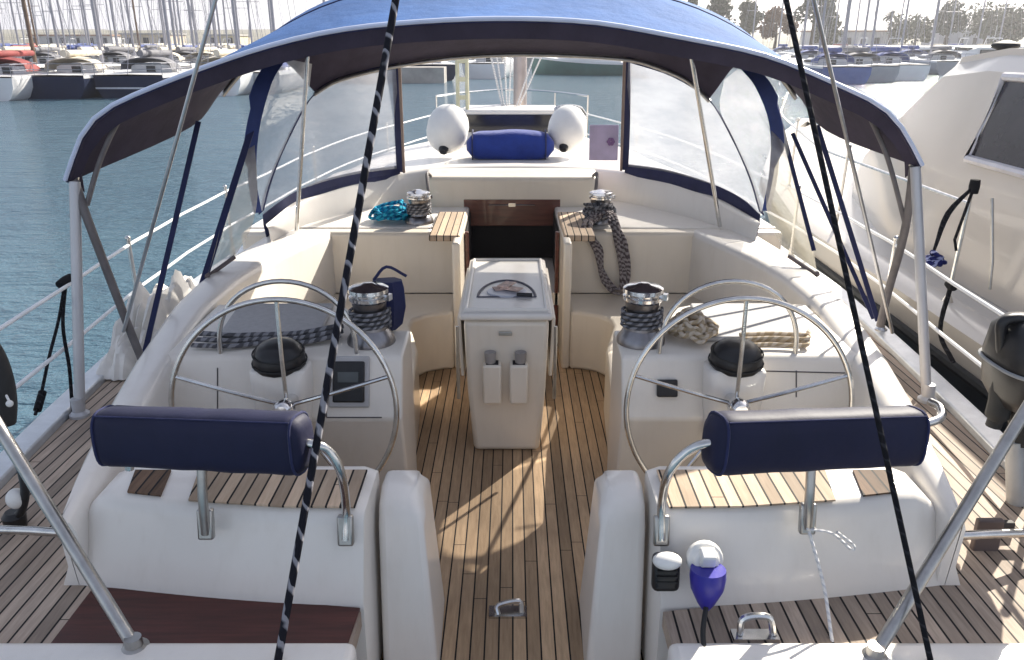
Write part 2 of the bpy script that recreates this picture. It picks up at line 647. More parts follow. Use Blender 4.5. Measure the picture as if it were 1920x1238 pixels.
# ---- bulkhead, cheeks of the companionway, coachroof
for s in (-1, 1):
    m = MB()
    a, b = sorted((s * .36, s * 2.06))
    m.box(((a + b) / 2, 6.02, 1.165), (b - a, .14, .93))
    m.build('bulkhead', GELC, yacht, bevel=.03, bseg=3)
for s in (-1, 1):
    m = MB()
    m.box((s * .395, 5.735, 1.18), (.06, .49, .96))
    m.build('companionway_cheek', GELC, yacht, bevel=.02, bseg=3)
    m = MB()
    a = s * .50
    m.box((a - s * .01, 6.10, 1.648), (.23, .86, .045))
    m.build('teak_step', TEAKS, yacht, bevel=.012)
# roof: low winch deck aft of the dodger ridge
BASEL = [P(500, 420, Z=1.75), P(560, 375, Z=1.82), P(640, 345, Z=1.87), P(770, 318, Z=1.90)]
BASER = [P(1150, 318, Z=1.90), P(1275, 345, Z=1.87), P(1350, 375, Z=1.82), P(1425, 418, Z=1.75)]
ridge = spline(BASEL + [Vector((0, 7.42, 1.92))] + BASER, 6)
m = MB()
ys = frange(6.085, 7.9, 8)
wl = lambda y: interp([(6, 2.06), (8, 1.95), (10, 1.5), (11.8, .8)], y)
for s in (-1, 1):
    m = MB()
    poly = [(s * .37, y) for y in (6.085, 6.5, 7.9)] + [(s * wl(y), y) for y in ys[::-1]]
    m.prism(poly if s < 0 else poly[::-1], 1.0, 1.636)
    m.build('winch_deck', GEL, yacht, bevel=.02, bseg=2)
m = MB()   # the forward roof behind the ridge
rows = []
for p in ridge:
    q = Vector((p.x, p.y, 0))
    rows.append([(p.x * .97, p.y - .10, 1.60), (p.x * .985, p.y - .055, p.z - .03), (p.x, p.y - .02, p.z), (p.x * 1.0, p.y + .06, p.z + .004), (p.x * 1.0, max(p.y + .08, 7.6), p.z - .005), (p.x * .9, 9.2, p.z - .02 if abs(p.x) < 1.5 else 1.7), (p.x * .55, 11.6, 1.72), (p.x * .5, 11.9, 1.3)])
m.loft(rows)
m.build('coachroof', GEL, yacht, angle=55)
# sliding hatch garage
m = MB()
m.prism([(-.74, 6.90), (.73, 6.90), (.78, 7.45), (-.79, 7.45)], 1.60, lambda x, y: 1.895 + .01 * (y - 6.9))
m.build('hatch_garage', GELC, yacht, bevel=.04, bseg=4)
for s in (-1, 1):   # grab bars at the hatch corners
    m = MB()
    m.tube([(s * .70, 6.93, 1.90), (s * .72, 6.82, 1.93), (s * .70, 6.70, 1.78), (s * .70, 6.68, 1.64)], .014, 8, smooth=5)
    m.build('grab_bar', LEGGREY, yacht)
wb = MB()
wb.box((.0, 6.915, 1.585), (.84, .035, .235))
wbo = wb.build('washboard', MAHOG, yacht, bevel=.006)
lt = MB()
lt.box((0, 6.893, 1.655), (.06, .012, .03)).tube([(-.2, 6.895, 1.655), (.2, 6.895, 1.655)], .005)
lt.build('latch', SS, wbo)
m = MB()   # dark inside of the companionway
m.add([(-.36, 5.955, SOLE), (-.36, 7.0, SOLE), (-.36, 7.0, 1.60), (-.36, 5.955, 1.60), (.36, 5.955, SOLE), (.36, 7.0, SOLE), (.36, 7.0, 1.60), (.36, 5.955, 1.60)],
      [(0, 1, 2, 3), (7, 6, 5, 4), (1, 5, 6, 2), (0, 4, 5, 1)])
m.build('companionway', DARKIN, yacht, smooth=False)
for s in (-1, 1):   # mahogany door posts
    m = MB()
    m.box((s * .345, 5.97, 1.17), (.03, .04, .92))
    m.build('door_post', MAHOG, yacht, bevel=.005)

# ---- helm consoles with wheels, binnacles and primary winches
def winch(c, r, h, label=None):
    w = MB()
    w.lathe([(r * 1.25, 0), (r * 1.25, .02), (r * 1.05, .05), (r * .98, h * .2), (r * .9, h * .24)], c)
    wo = w.build('winch', WDRUM, yacht, label=label)
    d = MB()
    prof = [(r * .96, h * .2)]
    for i in range(9):
        t = i / 8
        prof.append((r * (.80 + .10 * (2 * t - 1) ** 2 + (.015 if i % 2 else 0)), h * (.22 + .48 * t)))
    d.lathe(prof + [(r * .97, h * .72)], c, seg=28)
    d.build('drum', WDRUM, wo, angle=25)
    t = MB()
    t.lathe([(r * .95, h * .71), (r * 1.02, h * .74), (r * 1.02, h * .79), (r * .86, h * .81), (r * .86, h * .83), (r * 1.04, h * .86), (r * 1.02, h * .92), (r * .8, h * .955), (r * .4, h * .975), (r * .25, h), (.001, h)], c, seg=28)
    t.box((c[0] + r * .9, c[1] - r * .3, c[2] + h * .80), (r * .6, r * .35, h * .1), rz=-.4)
    t.build('self_tailer', CHROME, wo, angle=30)
    hx = MB()
    q = [(c[0] + (r * .93 + .009) * math.cos(k * .45), c[1] + (r * .93 + .009) * math.sin(k * .45), c[2] + h * .27 + h * .30 * k / 56) for k in range(57)]
    hx.tube(q, .0085, 7)
    hx.build('rope_turns', ROPEGR, wo)
    return wo


def tilt(nrm):
    return Vector((0, 0, 1)).rotation_difference(Vector(nrm)).to_matrix()


for s, hubpx in ((-1, (533, 768)), (1, (1385, 766))):
    con = MB()
    rw = []
    for x in (.535, .60, .70, .78, .86, .95, 1.05, 1.3, 1.70):
        yk = interp([(.74, 3.98), (.98, 4.42)], x)
        rw.append([(s * x, y, z) for y, z in [(3.66, SOLE), (3.53, 1.22), (3.515, 1.26), (3.62, 1.535), (3.65, 1.552), (yk - .02, 1.565), (yk, 1.54), (yk, SOLE)]])
    con.loft(rw, closed=True, caps=True)
    co = con.build('helm_console', GELH, yacht, bevel=.028, bseg=3)
    # moulded panels on the sloping face
    nrm = Vector((0, -.275, .105)).normalized()
    rx = math.atan2(.105, .275)

    def on_face(u, v, off=0.0):
        """photo point on the console's sloping face"""
        d = P(u, v, Y=3.5) - Vector((0, 0, CAM_Z))
        q0 = Vector((0, 3.515, 1.26))
        n = Vector((0, -.275, .105)).normalized()
        t = (q0 - Vector((0, 0, CAM_Z))).dot(n) / d.dot(n)
        return Vector((0, 0, CAM_Z)) + d * t + n * off
    if s < 0:
        p = on_face(655, 716, .012)
        MB().box(p - nrm * .008, (.20, .022, .25), rx=-rx).build('bezel', plain('bezel_grey', (.45, .44, .44), .5), co, bevel=.008)
        f = MB().box(p, (.155, .03, .20), rx=-rx)
        fo = f.build('instrument_box', BLACK, co, bevel=.008)
        MB().box(p + nrm * .017 + Vector((0, .008, .022)), (.10, .006, .05), rx=-rx).build('screen', plain('screen_grey', (.09, .10, .10), .15), fo)
        for k in range(4):
            MB().box(p + nrm * .017 + Vector((-.045 + .03 * k, -.004, -.055)), (.018, .006, .012), rx=-rx).build('button', plain('button_grey', (.25, .25, .26), .5), fo)
        seams = [(408, 690, 408, 775), (612, 690, 612, 782), (612, 783, 716, 783)]
    else:
        p = on_face(1250, 728, .012)
        f = MB().box(p, (.10, .03, .085), rx=-rx)
        fo = f.build('engine_switch', BLACK, co, bevel=.008)
        seams = [(1493, 695, 1493, 745), (1430, 696, 1600, 700)]
    g = MB()
    for (u0, v0, u1, v1) in seams:
        g.tube([on_face(u0, v0, .0005), on_face(u1, v1, .0005)], .0035, 6)
    g.build('panel_seam', plain('seam_dark', (.10, .09, .09), .8), co)
    # seat hatch lid on top of the console: grey anti-slip pad
    pad = MB()
    pd = [(s * x, y) for x, y in [(.98, 3.80), (1.50, 3.80), (1.56, 4.36), (1.02, 4.36)]]
    pad.prism(pd[::-1] if s > 0 else pd, 1.5595, 1.585)
    pad.build('anti_slip_pad', GREYSEAT, co, bevel=.01)

    # binnacle and compass
    bc = P(525 if s < 0 else 1379, 690, Y=3.50)
    bi = MB()
    rows = []
    for z, wx, wy in ((1.16, .085, .05), (1.22, .12, .085), (1.40, .135, .10), (1.535, .138, .105), (1.55, .125, .095)):
        rows.append([(bc.x + wx * (abs(math.cos(t)) ** .5) * math.copysign(1, math.cos(t)), bc.y + .015 + wy * (abs(math.sin(t)) ** .5) * math.copysign(1, math.sin(t)), z) for t in [2 * PI * k / 24 for k in range(24)]])
    bi.loft(rows, closed=True, caps=True)
    bo = bi.build('compass_binnacle', GEL, yacht, angle=50)
    cd = MB()
    cd.lathe([(.112, 0), (.123, .012), (.125, .045), (.116, .078), (.088, .112), (.05, .122), (.001, .124)], (bc.x, bc.y + .01, 1.545), M=tilt((0, -.12, 1)), seg=12)
    cd.build('compass_cover', BLACK, bo)
    hm = MB()
    for rr, zz in ((.126, .03), (.119, .078)):
        hm.tube([(bc.x + rr * math.cos(2 * PI * k / 24), bc.y + .01 + rr * math.sin(2 * PI * k / 24) - zz * .12, 1.545 + zz - rr * .12 * math.sin(2 * PI * k / 24) * -1) for k in range(24)], .004, 6, closed=True)
    hm.build('cover_hem', RUBBER, bo)

    # steering wheel: five spokes
    H = P(*hubpx, Y=3.28)
    sw = MB()
    R = .508
    n = Vector((0, -1, .10)).normalized()
    ux = Vector((1, 0, 0))
    uz = n.cross(ux) * -1
    uz = uz if uz.z > 0 else -uz
    ring = [H + ux * R * math.cos(2 * PI * k / 72) + uz * R * math.sin(2 * PI * k / 72) for k in range(72)]
    sw.tube(ring, .0130, 10, closed=True)
    so = sw.build('steering_wheel', SS, yacht)
    for k in range(5):
        an = PI / 2 + 2 * PI * k / 5
        e = H + ux * R * math.cos(an) + uz * R * math.sin(an)
        MB().tube([H - n * .05, H - n * .04 + (e - H) * .12, H + (e - H) * .5 - n * .015, e], .010, 8, smooth=4).build('spoke', SS, so)
    hb = MB()
    hb.lathe([(.001, .055), (.03, .05), (.045, .03), (.05, 0), (.04, -.06), (.03, -.14)], H, M=tilt(n), seg=20)
    hb.build('hub', CHROME, so)
    # guard hoop over the compass
    g0 = MB()
    hp = []
    for k in range(25):
        an = PI * k / 24
        hp.append((bc.x + .335 * math.cos(an), 3.66, 1.55 + .37 * math.sin(an) ** .8))
    g0.tube(hp, .0125, 10)
    g0.build('guard_hoop', SS, yacht)

    # primary winch
    wp = P(690 if s < 0 else 1207, 655, Z=1.557)
    winch((wp.x, wp.y + .11, 1.557), .098, .31)
    # winch on the coachroof
    wp = P(785 if s < 0 else 1126, 420, Z=1.637)
    winch((wp.x, wp.y + .06, 1.637), .09, .26)

    # ---- helm seat
    yb = lambda x: 2.275 + .13 * (max(0, x - .5) / 1.1) ** 1.6
    st = MB()
    rows = []
    for x in frange(.515, 1.60, 22):
        yy = yb(x)
        e = max(0, (x - 1.44) / .16)
        drop = .16 * e * e
        zt = 1.47 - drop
        if x < .525:
            zt -= .02
        rows.append([(s * x, yy, .75), (s * x, yy + .005, 1.16), (s * x, yy + .095, zt - .06), (s * x, yy + .108, zt - .02), (s * x, yy + .14, zt), (s * x, 2.68, zt), (s * x, 2.715, zt - .012), (s * x, 2.72, zt - .05), (s * x, 2.70, SOLE)])
    st.loft(rows, closed=True, caps=True)
    seat = st.build('helm_seat', GEL, yacht, angle=42)
    # teak slats let into the seat, and the small outer panel
    sl = MB()
    pl = [(s * x, y) for x, y in ([(.545, 2.40), (.80, 2.405), (1.14, 2.445), (1.18, 2.655), (.545, 2.655)])]
    sl.prism(pl[::-1] if s < 0 else pl, 1.471, 1.478)
    sl.build('seat_slats', TEAKS, seat, smooth=False)
    sl = MB()
    pl = [(s * x, y) for x, y in ([(1.25, 2.475), (1.38, 2.50), (1.42, 2.655), (1.285, 2.655)])]
    sl.prism(pl[::-1] if s < 0 else pl, 1.471, 1.478)
    sl.build('locker_lid', TEAKX, seat, smooth=False)
    # moulding beside the walk-through
    ar = MB()
    prof = [(2.44, SOLE - .04, .280), (2.535, 1.30, .318), (2.575, 1.38, .335), (2.66, 1.42, .345), (2.78, 1.41, .345), (2.86, 1.33, .33), (2.88, SOLE, .29)]
    rw = [[(s * (xi + (.498 - xi) * f), y, z - (.035 if f == 0 and z > 1.35 else 0)) for y, z, xi in prof] for f in (0, .3, 1)]
    ar.loft(rw, closed=True, caps=True)
    ar.build('seat_arm', GEL, yacht, bevel=.045, bseg=4, angle=55)

    # stainless backrest rail
    def on_aft(u, v):
        return P(u, v, Y=2.335)
    if s < 0:
        pts = [on_aft(648, 1012), on_aft(647, 960) + Vector((0, .02, 0)), P(640, 890, Y=2.30), P(618, 848, Y=2.29), P(580, 832, Y=2.28), P(480, 828, Y=2.32), P(300, 822, Y=2.40), P(245, 838, Y=2.42), P(243, 880, Y=2.42)]
        post = [on_aft(386, 1000), P(380, 930, Y=2.33), P(378, 850, Y=2.36)]
    else:
        pts = [on_aft(1240, 1012), on_aft(1243, 950) + Vector((0, .02, 0)), P(1253, 890, Y=2.30), P(1285, 850, Y=2.29), P(1335, 830, Y=2.28), P(1440, 826, Y=2.32), P(1640, 816, Y=2.43), P(1735, 795, Y=2.50), P(1764, 782, Y=2.54), P(1762, 764, Y=2.60), P(1745, 754, Y=2.66)]
        post = [on_aft(1514, 990), P(1518, 930, Y=2.33), P(1522, 850, Y=2.37)]
    ra = MB()
    ra.tube(pts, .0155, 10, smooth=8)
    ro = ra.build('seat_rail', SS, yacht)
    po = MB()
    po.tube(post, .0165, 10, smooth=6)
    po.build('post', SSD, ro)
    for q in (pts[0], post[0]):
        MB().box(q + Vector((0, .012, .03)), (.055, .03, .11), rx=-.2).build('mounting_foot', SSD, ro, bevel=.008)

# ---- speaker and socket on the starboard seat back
c = P(1248, 1072, Y=2.275)
m = MB()
m.box(c, (.095, .05, .135), rx=-.15)
sp = m.build('horn_speaker', BLACK, yacht, bevel=.02, bseg=3)
m = MB()
m.ball(c + Vector((0, -.012, .052)), .05, (1, .75, .55))
m.build('white_cap', PVCW, sp)
for u0, v0 in ((0, 0),):
    m = MB()
    for k in range(4):
        m.box(c + Vector((0, -.028, -.045 + .022 * k)), (.07, .008, .006), rx=-.15)
    m.build('grille', RUBBER, sp)

# ---- pushpit tubes over the stern
for s in (-1, 1):
    if s < 0:
        base, top = P(252, 1212, Z=1.18), P(-6, 795, Y=2.42)
    else:
        base, top = P(1640, 1228, Z=1.18), P(1895, 815, Y=2.46)
    m = MB()
    m.tube([base, base + (top - base) * .5, top, top + (top - base) * .25], .021, 12)
    m.lathe([(.045, 0), (.045, .012), (.028, .02), (.026, .05)], base - Vector((0, 0, .015)), seg=18)
    m.build('pushpit_brace', SSD, yacht)
    m = MB()
    if s < 0:
        q = [P(-40, 992, Y=2.62), P(60, 995, Y=2.55), P(135, 1000, Y=2.50)]
    else:
        q = [P(1782, 1005, Y=2.5), P(1850, 1002, Y=2.52), P(1960, 998, Y=2.6)]
    m.tube(q, .017, 10)
    m.build('pushpit_rail', SS, yacht)
# mooring lines led down to the stern: thin light cords
m = MB()
m.tube([P(1515, 990, Y=2.33), P(1545, 1100, Y=2.26), P(1560, 1200, Y=2.12), P(1572, 1250, Y=2.05)], .006, 6, smooth=4)
m.tube([P(1512, 992, Y=2.32), P(1560, 1000, Y=2.33), P(1595, 1030, Y=2.32), P(1600, 1022, Y=2.32), P(1570, 998, Y=2.31)], .005, 6, smooth=5)
tag(m.build('cord', ROPEW), 'thin white cord knotted round the starboard seat post', 'cord')

# ---- guardrails: stanchions and two lifelines each side
for s, lst in ((-1, [(3.05, 0), (5.0, 0), (6.9, 0), (9.2, 0), (11.2, 0)]), (1, [(3.05, 0), (5.0, 0), (6.9, 0), (9.2, 0), (11.2, 0)])):
    for y, _ in lst:
        x = s * (interp(HB, y) - .07)
        zz = .25 * max(0, (y - 8) / 6.6)
        m = MB()
        m.tube([(x, y, 1.17 + zz), (x, y, 1.80 + zz)], .014, 10)
        m.lathe([(.04, 0), (.04, .015), (.022, .03), (.02, .09)], (x, y, 1.18 + zz), seg=14)
        m.ball((x, y, 1.81 + zz), .018)
        m.build('stanchion', SS, yacht)
    for z in (1.77, 1.47):
        pts = []
        for y in frange(2.3, 13.0, 24):
            zz = .25 * max(0, (y - 8) / 6.6)
            sag = -.015 * abs(math.sin((y - 3.05) / 1.95 * PI))
            pts.append((s * (interp(HB, y) - .07), y, z + zz + sag))
        MB().tube(pts, .0105, 8).build('lifeline', WHITEL, yacht)
# bow rail seen through the open window
m = MB()
for z in (1.95, 2.2):
    m.tube([(-1.15, 12.6, z), (-.7, 13.6, z), (0, 14.3, z), (.7, 13.6, z), (1.15, 12.6, z)], .016, 8, smooth=5)
for x, y in ((-1.15, 12.6), (-.7, 13.6), (.7, 13.6), (1.15, 12.6)):
    m.tube([(x, y, 1.3), (x, y, 2.2)], .014, 8)
m.build('pulpit', SS, yacht)

# ---- mast, kicker tackle, standing rigging
mb = P(975, 236, Y=10.6)
m = MB()
m.lathe([(.115, 0), (.115, .05), (.085, .06), (.085, 14)], (mb.x, 10.6, 1.70), seg=20)
m.build('mast', plain('mast_alloy', (.42, .37, .36), .4, metal=.7, var=.12), yacht)
m = MB()
for du, r in ((-62, .012), (-48, .010), (-30, .010), (-14, .009), (40, .010), (58, .010)):
    top = P(975 + du * 1.05, 60, Y=10.2)
    m.tube([P(955 + du * .12, 225, Y=10.2), top, top + (top - P(955 + du * .12, 225, Y=10.2)) * 1.2], r, 6)
m.build('halyard', ROPEW, yacht)
# passerelle stowed upright on the foredeck
m = MB()
b0 = P(868, 225, Y=9.6)
for dx in (-.055, .055):
    m.tube([b0 + Vector((dx, 0, -.4)), b0 + Vector((dx, .05, 1.5))], .022, 8)
for k in range(7):
    m.box(b0 + Vector((0, .02, .05 + .2 * k)), (.11, .02, .05))
tag(m.build('boarding_ladder', plain('ladder_pale', (.62, .60, .42), .5)), 'pale upright boarding ladder lashed beside the mast', 'ladder')
# deck hatch housing forward of the blue bag
m = MB()
m.prism([(-.62, 9.55), (.60, 9.55), (.55, 10.3), (-.57, 10.3)], 1.85, 2.24)
ho = m.build('deck_house', GEL, yacht, bevel=.03, bseg=3)
m = MB()
m.box((-.01, 9.545, 2.09), (1.14, .02, .20))
m.build('smoked_window', plain('smoked_glass', (.02, .02, .025), .08), ho, bevel=.006)

# shrouds: pale wires rising from the quarters
for (a, b, Y0, Y1) in (((238, 598), (404, 0), 4.02, 3.75), ((1668, 602), (1526, 0), 4.35, 3.75)):
    p, q = P(*a, Y=Y0), P(*b, Y=Y1)
    MB().tube([p - (q - p) * .05, q, q + (q - p) * 1.5], .0095, 8).build('quarter_stay', WIRE, yacht)
for (a, b) in (((145, 150 - 0), (0, 0)),):
    pass

# ---------------------------------------------------------------- cockpit canopy: bimini joined to the spray hood
canopy = thing('cockpit_canopy', (0, 5.2, 1.2), 'navy blue canvas canopy with clear windows arching over the cockpit', 'canopy')


def arch(y, xl, xr, ze_l, ze_r, zc, p=3.4, n=41, bow=0.0):
    out = []
    for i in range(n):
        t = -1 + 2 * i / (n - 1)
        t = math.copysign(abs(t) ** .85, t)
        x = xl * -t if t < 0 else xr * t
        ze = ze_l if t < 0 else ze_r
        k = abs(t) ** p
        # fabric sags a little between its bows
        out.append(Vector((x, y + bow * (1 - t * t), zc + (ze - zc) * k - .012 * math.sin(9 * t + y * 3) * (1 - k))))
    return out


aft_px = [(125, 342), (142, 292), (163, 244), (196, 214), (237, 190), (363, 139), (502, 92), (640, 61), (800, 45), (960, 40), (1120, 48), (1280, 76), (1422, 105), (1517, 140), (1561, 160), (1650, 203), (1694, 251), (1712, 285), (1727, 314)]
aft = spline([P(u, v, Y=4.0 + .18 * (u > 960) * (u - 960) / 800) for u, v in aft_px], 3)
# resample to 41
def resample(pts, n):
    L = [0]
    for a, b in zip(pts, pts[1:]):
        L.append(L[-1] + (b - a).length)
    out, k = [], 0
    for i in range(n):
        d = L[-1] * i / (n - 1)
        while k < len(L) - 2 and L[k + 1] < d:
            k += 1
        t = (d - L[k]) / max(1e-9, L[k + 1] - L[k])
        out.append(pts[k] + (pts[k + 1] - pts[k]) * t)
    return out


A = resample(aft, 41)
S1 = resample(arch(4.85, -1.90, 1.86, 2.52, 2.50, 3.26, 3.6), 41)
S2 = resample(arch(5.35, -1.86, 1.83, 2.70, 2.68, 3.31, 3.6), 41)
S3 = resample(arch(5.9, -1.66, 1.64, 2.89, 2.88, 3.23, 3.4), 41)
FP = [(590, 172), (625, 150), (670, 136), (740, 120), (850, 104), (960, 98), (1070, 100), (1180, 108), (1240, 125), (1290, 148), (1330, 185)]
FY = [6.2, 6.3, 6.42, 6.55, 6.6, 6.62, 6.6, 6.55, 6.42, 6.3, 6.2]
S4 = resample(spline([P(u, v, Y=y) for (u, v), y in zip(FP, FY)], 4), 41)
m = MB()
cols = []
grid = [A]
SEC = [A, S1, S2, S3, S4]
cc = [spline([s[j] for s in SEC], 5) for j in range(41)]
grid = [[cc[j][i] for j in range(41)] for i in range(len(cc[0]))]
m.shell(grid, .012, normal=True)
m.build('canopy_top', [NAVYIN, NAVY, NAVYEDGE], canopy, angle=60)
# valance hanging from the aft bow at both corners and its pale piping
m = MB()
m.tube([p + Vector((0, -.012, .012)) for p in A], .011, 8)
m.build('piping', PIPING, canopy)
m = MB()
rows = [[A[j] + Vector((0, .006, .01)) for j in range(41)],
        [A[j] + Vector((0, .05, -.075)) + (Vector((0, .10, 0)) if j in (0, 40) else Vector()) for j in range(41)]]
m.shell(rows, .008)
m.build('aft_hem', NAVYIN, canopy)

# bows (tubes) under the cloth
for S, off, r, pivot_l, pivot_r in ((A, Vector((0, .05, -.03)), .0165, None, None), (S2, Vector((0, 0, -.035)), .0155, None, None), (S4, Vector((0, -.02, -.02)), .0155, None, None)):
    MB().tube([p + off for p in S], r, 10).build('bow', SSD, canopy)
# legs of the aft bow down to the coaming
pl, pr = P(272, 690, Z=1.30), P(1650, 612, Z=1.42)
for pts in ([A[0] + Vector((.02, .04, 0)), P(160, 400, Y=4.0), P(190, 480, Y=4.02), P(238, 605, Y=4.06), pl],
            [A[40] + Vector((-.02, .04, 0)), P(1702, 400, Y=4.25), P(1690, 460, Y=4.3), P(1666, 545, Y=4.4), pr]):
    MB().tube(pts, .022, 10, smooth=6).build('bow_leg', LEGGREY, canopy)
for pts in ([P(238, 196, Y=4.12), P(205, 260, Y=4.08), P(182, 318, Y=4.05), P(163, 385, Y=4.02)],
            [P(1632, 222, Y=4.35), P(1658, 280, Y=4.3), P(1674, 330, Y=4.28), P(1697, 420, Y=4.26)]):
    MB().tube(pts, .013, 8, smooth=5).build('bow_brace', LEGGREY, canopy)
# corner poles down to the side decks
for a, b in ((P(150, 780, Z=DECK), A[0] + Vector((.03, .02, .0))), (P(1738, 752, Z=DECK), A[40] + Vector((-.02, .02, .0)))):
    m = MB()
    m.tube([a, b], .026, 12)
    m.lathe([(.05, 0), (.05, .015), (.032, .03), (.03, .1)], a, seg=16)
    m.build('corner_pole', plain('pole_grey', (.52, .52, .54), .35, metal=.3, var=.06), canopy)
# straps
def strap(p, q, w=.022, t=.004, mat=None, name='strap'):
    d = (q - p).normalized()
    s = d.cross(Vector((0, 1, .2))).normalized() * w / 2
    k = d.cross(s).normalized() * t
    r0 = [p - s - k, p + s - k, p + s + k, p - s + k]
    r1 = [x + (q - p) for x in r0]
    MB().loft([r0, r1], closed=True, caps=True).build(name, mat or NAVYEDGE, canopy, smooth=False)


strap(P(372, 228, Y=4.85), P(270, 668, Y=4.22), .03)
strap(P(510, 120, Y=5.85), P(376, 545, Y=4.75), .042)
strap(P(1532, 235, Y=4.9), P(1646, 602, Y=4.48), .028)
strap(P(1486, 250, Y=5.1), P(1638, 598, Y=4.52), .024)
strap(P(1448, 170, Y=5.8), P(1526, 470, Y=4.95), .026)
# stainless struts from the middle bow to the coachroof
for a, b in ((P(577, 95, Y=5.85), P(556, 432, Z=1.66)), (P(1294, 92, Y=5.85), P(1350, 425, Z=1.66))):
    MB().tube([a, b], .0155, 10).build('strut', SS, canopy)

# ---- windows of the spray hood
TOPL = [P(490, 398, Y=5.86), P(508, 335, Y=6.0), P(540, 260, Y=6.1), P(590, 176, Y=6.2), P(660, 143, Y=6.4), P(742, 124, Y=6.55)]
BOTL = [P(494, 412, Y=5.84), P(525, 388, Y=6.0), P(560, 366, Y=6.25), P(610, 345, Y=6.5), P(680, 328, Y=6.85), P(750, 318, Y=7.2)]
TOPR = [P(1428, 400, Y=5.86), P(1408, 335, Y=6.0), P(1375, 262, Y=6.1), P(1330, 188, Y=6.2), P(1260, 140, Y=6.4), P(1178, 112, Y=6.55)]
BOTR = [P(1424, 412, Y=5.84), P(1395, 385, Y=6.0), P(1355, 362, Y=6.25), P(1305, 342, Y=6.5), P(1240, 324, Y=6.85), P(1172, 314, Y=7.2)]
for T, B in ((TOPL, BOTL), (TOPR, BOTR)):
    tt, bb = spline(T, 4), spline(B, 4)
    rows = [[a + (b - a) * k / 8 + Vector((0, .03 * math.sin(PI * k / 8), 0)) for k in range(9)] for a, b in zip(tt, bb)]
    m = MB()
    m.add([p for r in rows for p in r], [(i * 9 + j, i * 9 + j + 1, i * 9 + j + 10, i * 9 + j + 9) for i in range(len(rows) - 1) for j in range(8)])
    m.build('front_window', VINYL, canopy)
    # bindings round the pane
    for path, w in ((tt, .05), (bb, .075)):
        m = MB()
        r = []
        for p in path:
            d = Vector((0, -.004, 0))
            up = Vector((0, .15, 1)).normalized() * w / 2
            if path is tt:
                up = Vector((-p.x * .5, 0, .8)).normalized() * w / 2
            r.append([p - up + d, p + up + d])
        m.shell(r, .008)
        m.build('window_binding', NAVYEDGE, canopy)
    # zip strip beside the open middle window
    m = MB()
    a, b = tt[-1], bb[-1]
    sx = .032 * (1 if a.x < 0 else -1)
    m.shell([[a + Vector((-.03, 0, .06)), a + Vector((.03, 0, .06))], [b + Vector((-.03, -.01, -.02)), b + Vector((.03, -.01, -.02))]], .008)
    m.build('window_binding', NAVYEDGE, canopy)
    MB().tube([a + Vector((sx, -.02, .06)), b + Vector((sx * 1.2, -.03, -.02))], .0125, 8).build('zip_strip', plain('zip_brown', (.22, .16, .14), .5), canopy)
# side windows
for T, D in (([P(492, 395, Y=5.84), P(508, 335, Y=5.97), P(540, 260, Y=6.05), P(575, 185, Y=6.1), P(585, 120, Y=6.05)],
              [P(488, 398, Y=5.60), P(478, 335, Y=5.55), P(482, 250, Y=5.52), P(505, 160, Y=5.6), P(534, 110, Y=5.8)]),
             ([P(1426, 397, Y=5.84), P(1408, 335, Y=5.97), P(1376, 262, Y=6.05), P(1350, 205, Y=6.1), P(1358, 150, Y=6.0)],
              [P(1432, 395, Y=5.6), P(1446, 320, Y=5.55), P(1446, 235, Y=5.52), P(1420, 165, Y=5.6), P(1388, 125, Y=5.8)])):
    tt, dd = spline(T, 4), spline(D, 4)
    rows = [[a + (b - a) * k / 5 for k in range(6)] for a, b in zip(tt, dd)]
    m = MB()
    m.add([p for r in rows for p in r], [(i * 6 + j, i * 6 + j + 1, i * 6 + j + 7, i * 6 + j + 6) for i in range(len(rows) - 1) for j in range(5)])
    m.build('side_window', VINYLS, canopy)
    r = []
    for i, p in enumerate(dd):
        w = .05 if i < len(dd) * .3 else (.085 if i < len(dd) * .6 else .12)
        sx = -1 if p.x < 0 else 1
        r.append([p + Vector((-.01 * sx, 0, 0)), p + Vector((w * sx * .75, -w * .6, 0))])
    m = MB()
    m.shell(r, .008)
    m.build('side_binding', NAVYSIDE, canopy)
# side curtains of the hood, hanging from the strap down beside the coaming
for T, D in (([P(1446, 205, Y=5.55), P(1446, 260, Y=5.5), P(1442, 320, Y=5.48), P(1436, 375, Y=5.45), P(1446, 425, Y=5.3), P(1478, 480, Y=5.05)],
              [P(1455, 190, Y=5.7), P(1478, 270, Y=5.5), P(1497, 345, Y=5.3), P(1513, 412, Y=5.1), P(1524, 462, Y=4.98), P(1532, 512, Y=4.85)]),
             ([P(476, 225, Y=5.55), P(478, 280, Y=5.5), P(482, 330, Y=5.48), P(482, 380, Y=5.45), P(470, 430, Y=5.3), P(440, 482, Y=5.0)],
              [P(470, 205, Y=5.7), P(452, 290, Y=5.5), P(433, 355, Y=5.25), P(415, 420, Y=5.05), P(402, 470, Y=4.9), P(390, 516, Y=4.78)])):
    tt, dd = spline(T, 4), spline(D, 4)
    sx = -1 if dd[0].x < 0 else 1
    rows = [[a + (b - a) * k / 8 + Vector((.07 * sx * math.sin(PI * k / 8) * (i / len(tt)), -.03 * math.sin(PI * k / 8), -.05 * math.sin(PI * k / 8) * (i / len(tt)))) for k in range(9)] for i, (a, b) in enumerate(zip(tt, dd))]
    m = MB()
    m.add([p for r in rows for p in r], [(i * 9 + j, i * 9 + j + 1, i * 9 + j + 10, i * 9 + j + 9) for i in range(len(rows) - 1) for j in range(8)])
    m.build('side_curtain', VINYLC, canopy)
    m = MB()
    m.tube(rows[-1], .014, 8)
    m.build('curtain_hem', plain('curtain_hem_grey', (.16, .13, .13), .7), canopy)
